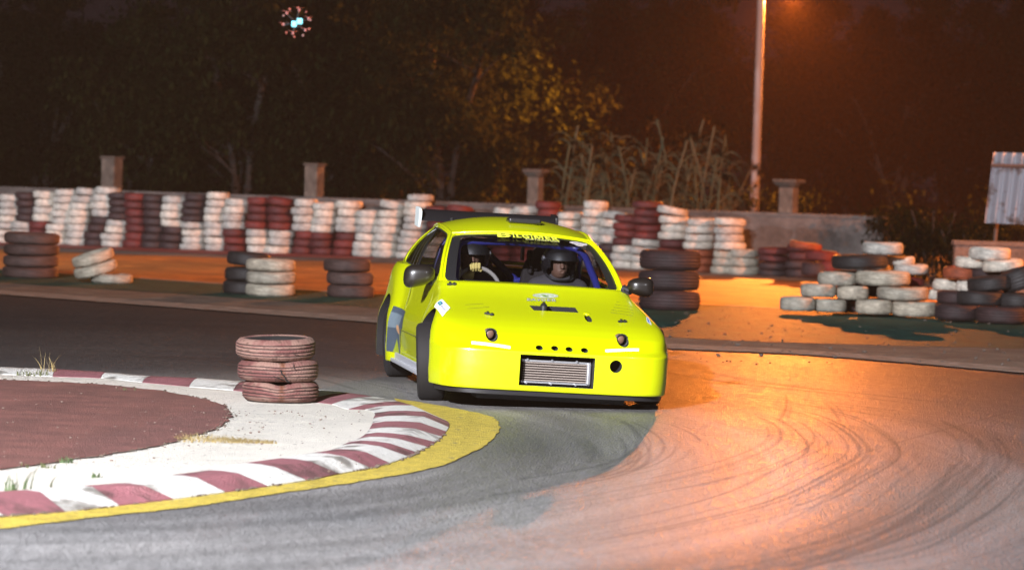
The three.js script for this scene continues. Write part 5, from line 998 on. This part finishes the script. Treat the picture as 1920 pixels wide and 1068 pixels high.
  { // open-face helmet with a chin strap
    const c = [headC[0], headC[1] + 0.02, headC[2] - 0.015], g = new THREE.SphereGeometry(1, 64, 48), p = g.attributes.position, ix = [], src = g.index.array;
    for (let i = 0; i < p.count; i++) { let x = p.getX(i), y = p.getY(i), z = p.getZ(i); const lo = y < 0 ? 1 - 0.1 * y * y : 1; p.setXYZ(i, x * 0.152 * lo, y * (y < 0 ? 0.18 : 0.155), z * 0.172 * lo); }
    g.computeVertexNormals();
    for (let i = 0; i < src.length; i += 3) { let keep = 0; for (let k = 0; k < 3; k++) { const v = src[i + k], x = p.getX(v), y = p.getY(v), z = p.getZ(v); const open = z > 0.035 && y < 0.06 && Math.abs(x) < 0.098 + 0.02 * (y < -0.05); const under = y < -0.15; if (!open && !under) keep++; } if (keep === 3) ix.push(src[i], src[i + 1], src[i + 2]); }
    g.setIndex(ix); const gi = g.clone(); gi.scale(0.93, 0.94, 0.93); const mk = (q) => { q.rotateY(yaw); q.translate(...c); return q; };
    const hm = part('helmet', [mk(g), mk(gi)], opt.helmet, o);
    const vs = new THREE.SphereGeometry(1, 40, 20, Math.PI * 0.18, Math.PI * 0.64, Math.PI * 0.27, Math.PI * 0.2); vs.scale(0.158, 0.165, 0.19); part('visor_peak', mk(vs), blackTrim, hm);
    const pr = []; for (const n of [-1, 1]) { const q = cyl(0.022, 0.014, 'x', n * 0.149, 0.03, 0.03, 18); pr.push(mk(q)); } part('visor_pivot', pr, silver, hm);
    part('chin_strap', mk(tube([[-0.118, -0.1, 0.04], [-0.075, -0.14, 0.085], [0, -0.15, 0.1], [0.075, -0.14, 0.085], [0.118, -0.1, 0.04]], 0.009, 20, 6)), blackTrim, hm);
  }
  return o;
}
const dz = -1.62;
person('driver in a black open-face helmet gripping the steering wheel with a yellow glove', -0.37, [[-0.42, 0.925, -1.34], [-0.22, 0.70, -1.34], [-0.62, 0.74, -1.5], [-0.14, 0.72, -1.5]], {
  head: [-0.38, 1.06, dz + 0.07], shoulder: 0.85, z: dz, grip: [[-0.385, 0.985, -1.30], [-0.21, 0.722, -1.215]], glove: phys(0.62, 0.5, 0.16, 0.75), suit: std(0.02, 0.018, 0.02, 0.85), helmet: phys(0.012, 0.011, 0.012, 0.3, { clearcoat: 0.8, clearcoatRoughness: 0.08 }),
});
person('passenger in a glossy black helmet and pale shirt with an open mouth', 0.37, [[0.26, 0.60, -1.22], [0.48, 0.60, -1.22], [0.14, 0.66, -1.5], [0.60, 0.66, -1.5]], {
  head: [0.36, 1.05, dz + 0.08], shoulder: 0.85, z: dz + 0.02, grip: [null, null], mouth: 0.012, yaw: 0.1, glove: std(0.02, 0.02, 0.02, 0.8), suit: std(0.065, 0.06, 0.065, 0.9), helmet: phys(0.016, 0.015, 0.017, 0.25, { clearcoat: 1, clearcoatRoughness: 0.06 }),
});
// ------------------------------------------------------------------ drone, weeds, crumbs
{
  const c = ahead(554, 42, 46), o = thing('drone', 'hovering drone with bright cyan lights in front of the dark trees', 'drone', c.toArray(), 0.3);
  const dk = std(0.03, 0.025, 0.025, 0.5), rd = std(0.5, 0.2, 0.18, 0.6), R = 0.19;
  part('body', [box(0.12, 0.05, 0.12, 0, 0, 0, 0.02), box(0.06, 0.05, 0.06, 0, -0.05, 0.02, 0.02)], dk, o);
  for (let k = 0; k < 6; k++) {
    const a = k / 6 * 6.283 + 0.3, x = Math.cos(a) * R, y = Math.sin(a) * R;
    const arm = part('arm', rod([0, 0, 0], [x, y * 0.9, 0.02], 0.009, 8), dk, o);
    part('motor', cyl(0.018, 0.035, 'y', x, y * 0.9 + 0.01, 0.02, 12), rd, arm);
    const b = []; for (const s of [-1, 1]) { const g = box(0.085, 0.003, 0.014, s * 0.045, 0, 0); g.rotateZ(0.15 * s); g.rotateY(a * 2 + k); g.translate(x, y * 0.9 + 0.03, 0.02); b.push(g); } part('rotor', b, rd, arm);
  }
  for (const [x, y, w] of [[-0.04, -0.028, 0.07], [0.042, 0.016, 0.075]]) part('lamp', box(w, 0.08, 0.012, x, y, 0.075, 0.005), std(0.1, 0.3, 0.35, 0.4, { emissive: new THREE.Color(0.25, 0.85, 1.0), emissiveIntensity: 2.2 }), o);
  const L = []; const r = rng(12);
  for (let k = 0; k < 10; k++) { const a = k / 10 * 6.283 + 0.2; L.push([Math.cos(a) * (R + 0.02), Math.sin(a) * (R + 0.02), k]); }
  L.forEach(([x, y, k]) => part('lamp', (() => { const g = new THREE.SphereGeometry(0.013 + 0.006 * r(), 10, 8); g.translate(x, y, 0.04); return g; })(), std(0.3, 0.1, 0.08, 0.5, { emissive: k % 4 === 0 ? new THREE.Color(0.5, 0.4, 0.38) : new THREE.Color(0.5, 0.13, 0.09), emissiveIntensity: 0.55 }), o));
  const pl = new THREE.PointLight(0x66ddff, 0.06, 0, 2); pl.position.set(c.x, c.y, c.z + 0.16); pl.castShadow = true; scene.add(pl);
}
function blade(x, y, z, L, a, bend, w) {
  const n = 6, A = [], B = []; for (let i = 0; i <= n; i++) { const f = i / n, X = x + Math.cos(a) * bend * f * f * L, Z = z + Math.sin(a) * bend * f * f * L, Y = y + L * f * (1 - 0.25 * bend * f), ww = w * (1 - f * 0.92); A.push(V(X - Math.sin(a) * ww - ww * 0.6, Y, Z + Math.cos(a) * ww)); B.push(V(X + Math.sin(a) * ww + ww * 0.6, Y, Z - Math.cos(a) * ww)); }
  return gridGeo([A, B]);
}
const greenBlade = phys(0.09, 0.14, 0.05, 0.7, { transmission: 0.3, thickness: 0 }), dryBlade = phys(0.42, 0.32, 0.13, 0.8, { transmission: 0.3, thickness: 0 }), darkBlade = phys(0.12, 0.13, 0.05, 0.8, { transmission: 0.3, thickness: 0 });
function weed(px, py, h, n, L, mat, label, seed, spread = 0.06, group) {
  const b = ground(px, py, h), r = rng(seed), o = thing('weed', label, 'weed', b.toArray(), 0, group);
  for (let k = 0; k < n; k++) part('leaf', blade((r() - 0.5) * spread * 2, -0.004, (r() - 0.5) * spread, L * (0.55 + 0.6 * r()), r() * 6.28, 0.25 + 0.5 * r(), 0.0035 + 0.003 * r()), mat, o);
}
weed(20, 921, HI, 12, 0.13, greenBlade, 'tall green grass blades at the picture edge beside the red ground', 1, 0.04, 'weeds on the island');
weed(46, 920, HI, 7, 0.15, greenBlade, 'thin upright weed with two dark stems next to the tall blades', 2, 0.03, 'weeds on the island');
weed(93, 912, HI, 3, 0.11, darkBlade, 'single curved weed stem standing on the white concrete', 3, 0.01, 'weeds on the island');
weed(120, 866, HI, 26, 0.045, greenBlade, 'small green tuft on the rim of the red ground', 4, 0.05, 'weeds on the island');
weed(66, 875, HI, 22, 0.03, darkBlade, 'flat strip of green growing along the rim of the red ground', 5, 0.12, 'weeds on the island');
weed(184, 894, HI, 14, 0.035, greenBlade, 'tiny green sprout on the white concrete above the kerb', 6, 0.03, 'weeds on the island');
weed(92, 701, HI, 16, 0.22, dryBlade, 'tall thin dry weed on the back kerb', 7, 0.07, 'weeds on the island');
weed(64, 703, HI, 26, 0.07, darkBlade, 'low dark clump at the foot of the tall dry weed', 8, 0.13, 'weeds on the island');
weed(232, 732, HI, 14, 0.035, darkBlade, 'little weed on the far rim of the red ground', 9, 0.09, 'weeds on the island');
{ // dry grass patch
  const r = rng(21), g = []; const a = ground(335, 822, HI), b = ground(508, 830, HI);
  for (let k = 0; k < 900; k++) { const t = Math.pow(r(), 0.8), c = a.clone().lerp(b, t), w = 0.5 * (1 - t) * sstep(0, 0.12, t) + 0.08; g.push(plain(blade(c.x + (r() - 0.5) * 0.1, HI - 0.002, c.z + (r() - 0.5) * w, 0.022 + 0.035 * r() * (1.2 - t), r() * 6.28, 0.7 + 0.9 * r(), 0.0022))); }
  tag(single('dry_grass', g, dryBlade, 'patch of dry yellow grass at the tip of the red ground', 'dry grass'), null, null, null, 'stuff');
}
{ // crumbs of soil and rubber
  const r = rng(55), mk = (pts, s0, s1) => pts.map((p) => { const g = new THREE.IcosahedronGeometry(lerp(s0, s1, r() * r()), 0); g.scale(1 + r() * 0.8, 0.5 + 0.4 * r(), 1 + r() * 0.8); g.rotateY(r() * 6); g.translate(p.x, p.y, p.z); return plain(g); });
  const pts = []; for (let k = 0; k < 420; k++) { const t = r() * 15.5 / NK, p = cO.getPoint(t); if (noise(t * 90, 4) > 0.45) pts.push(V(p.x + (r() - 0.4) * 0.03, 0.012, p.z + (r() - 0.35) * 0.05)); }
  for (let k = 0; k < 160; k++) { const p = infillEdge[Math.floor(r() * 240)]; pts.push(V(p.x + (r() - 0.5) * 0.05, HI + 0.006, p.z + (r() - 0.5) * 0.05)); }
  tag(single('dirt', mk(pts, 0.004, 0.013), std(0.1, 0.075, 0.055, 0.95), 'dark crumbs of soil along the kerb foot and the red ground', 'dirt'), null, null, null, 'stuff');
  const q = []; for (let k = 0; k < 70; k++) { const p = ground(-20 + 460 * r(), 722 + 150 * r(), HI); q.push(V(p.x, HI + 0.008, p.z)); }
  for (let k = 0; k < 220; k++) { const p = ground(120 + 560 * r(), 770 + 130 * r() * r(), HI); q.push(V(p.x, HI + 0.002, p.z)); }
  tag(single('gravel', mk(q, 0.003, 0.009), std(0.2, 0.14, 0.11, 0.95), 'small pebbles and chips scattered over the island', 'gravel'), null, null, null, 'stuff');
  const u = []; for (let k = 0; k < 260; k++) { const p = ground(1240 + 700 * r(), 575 + 110 * r(), 0); u.push(V(p.x, 0.012, p.z)); }
  for (let k = 0; k < 0; k++) { const p = ground(900 + 1000 * r(), 700 + 300 * r(), 0); u.push(V(p.x, 0.004, p.z)); }
  tag(single('debris', mk(u, 0.005, 0.02), std(0.12, 0.09, 0.07, 0.9), 'rubber crumbs and stones on the verge and the track', 'debris'), null, null, null, 'stuff');
}
for (const o of scene.children) shade(o);
camera.far = 900; camera.updateProjectionMatrix();
renderer.render(scene, camera);
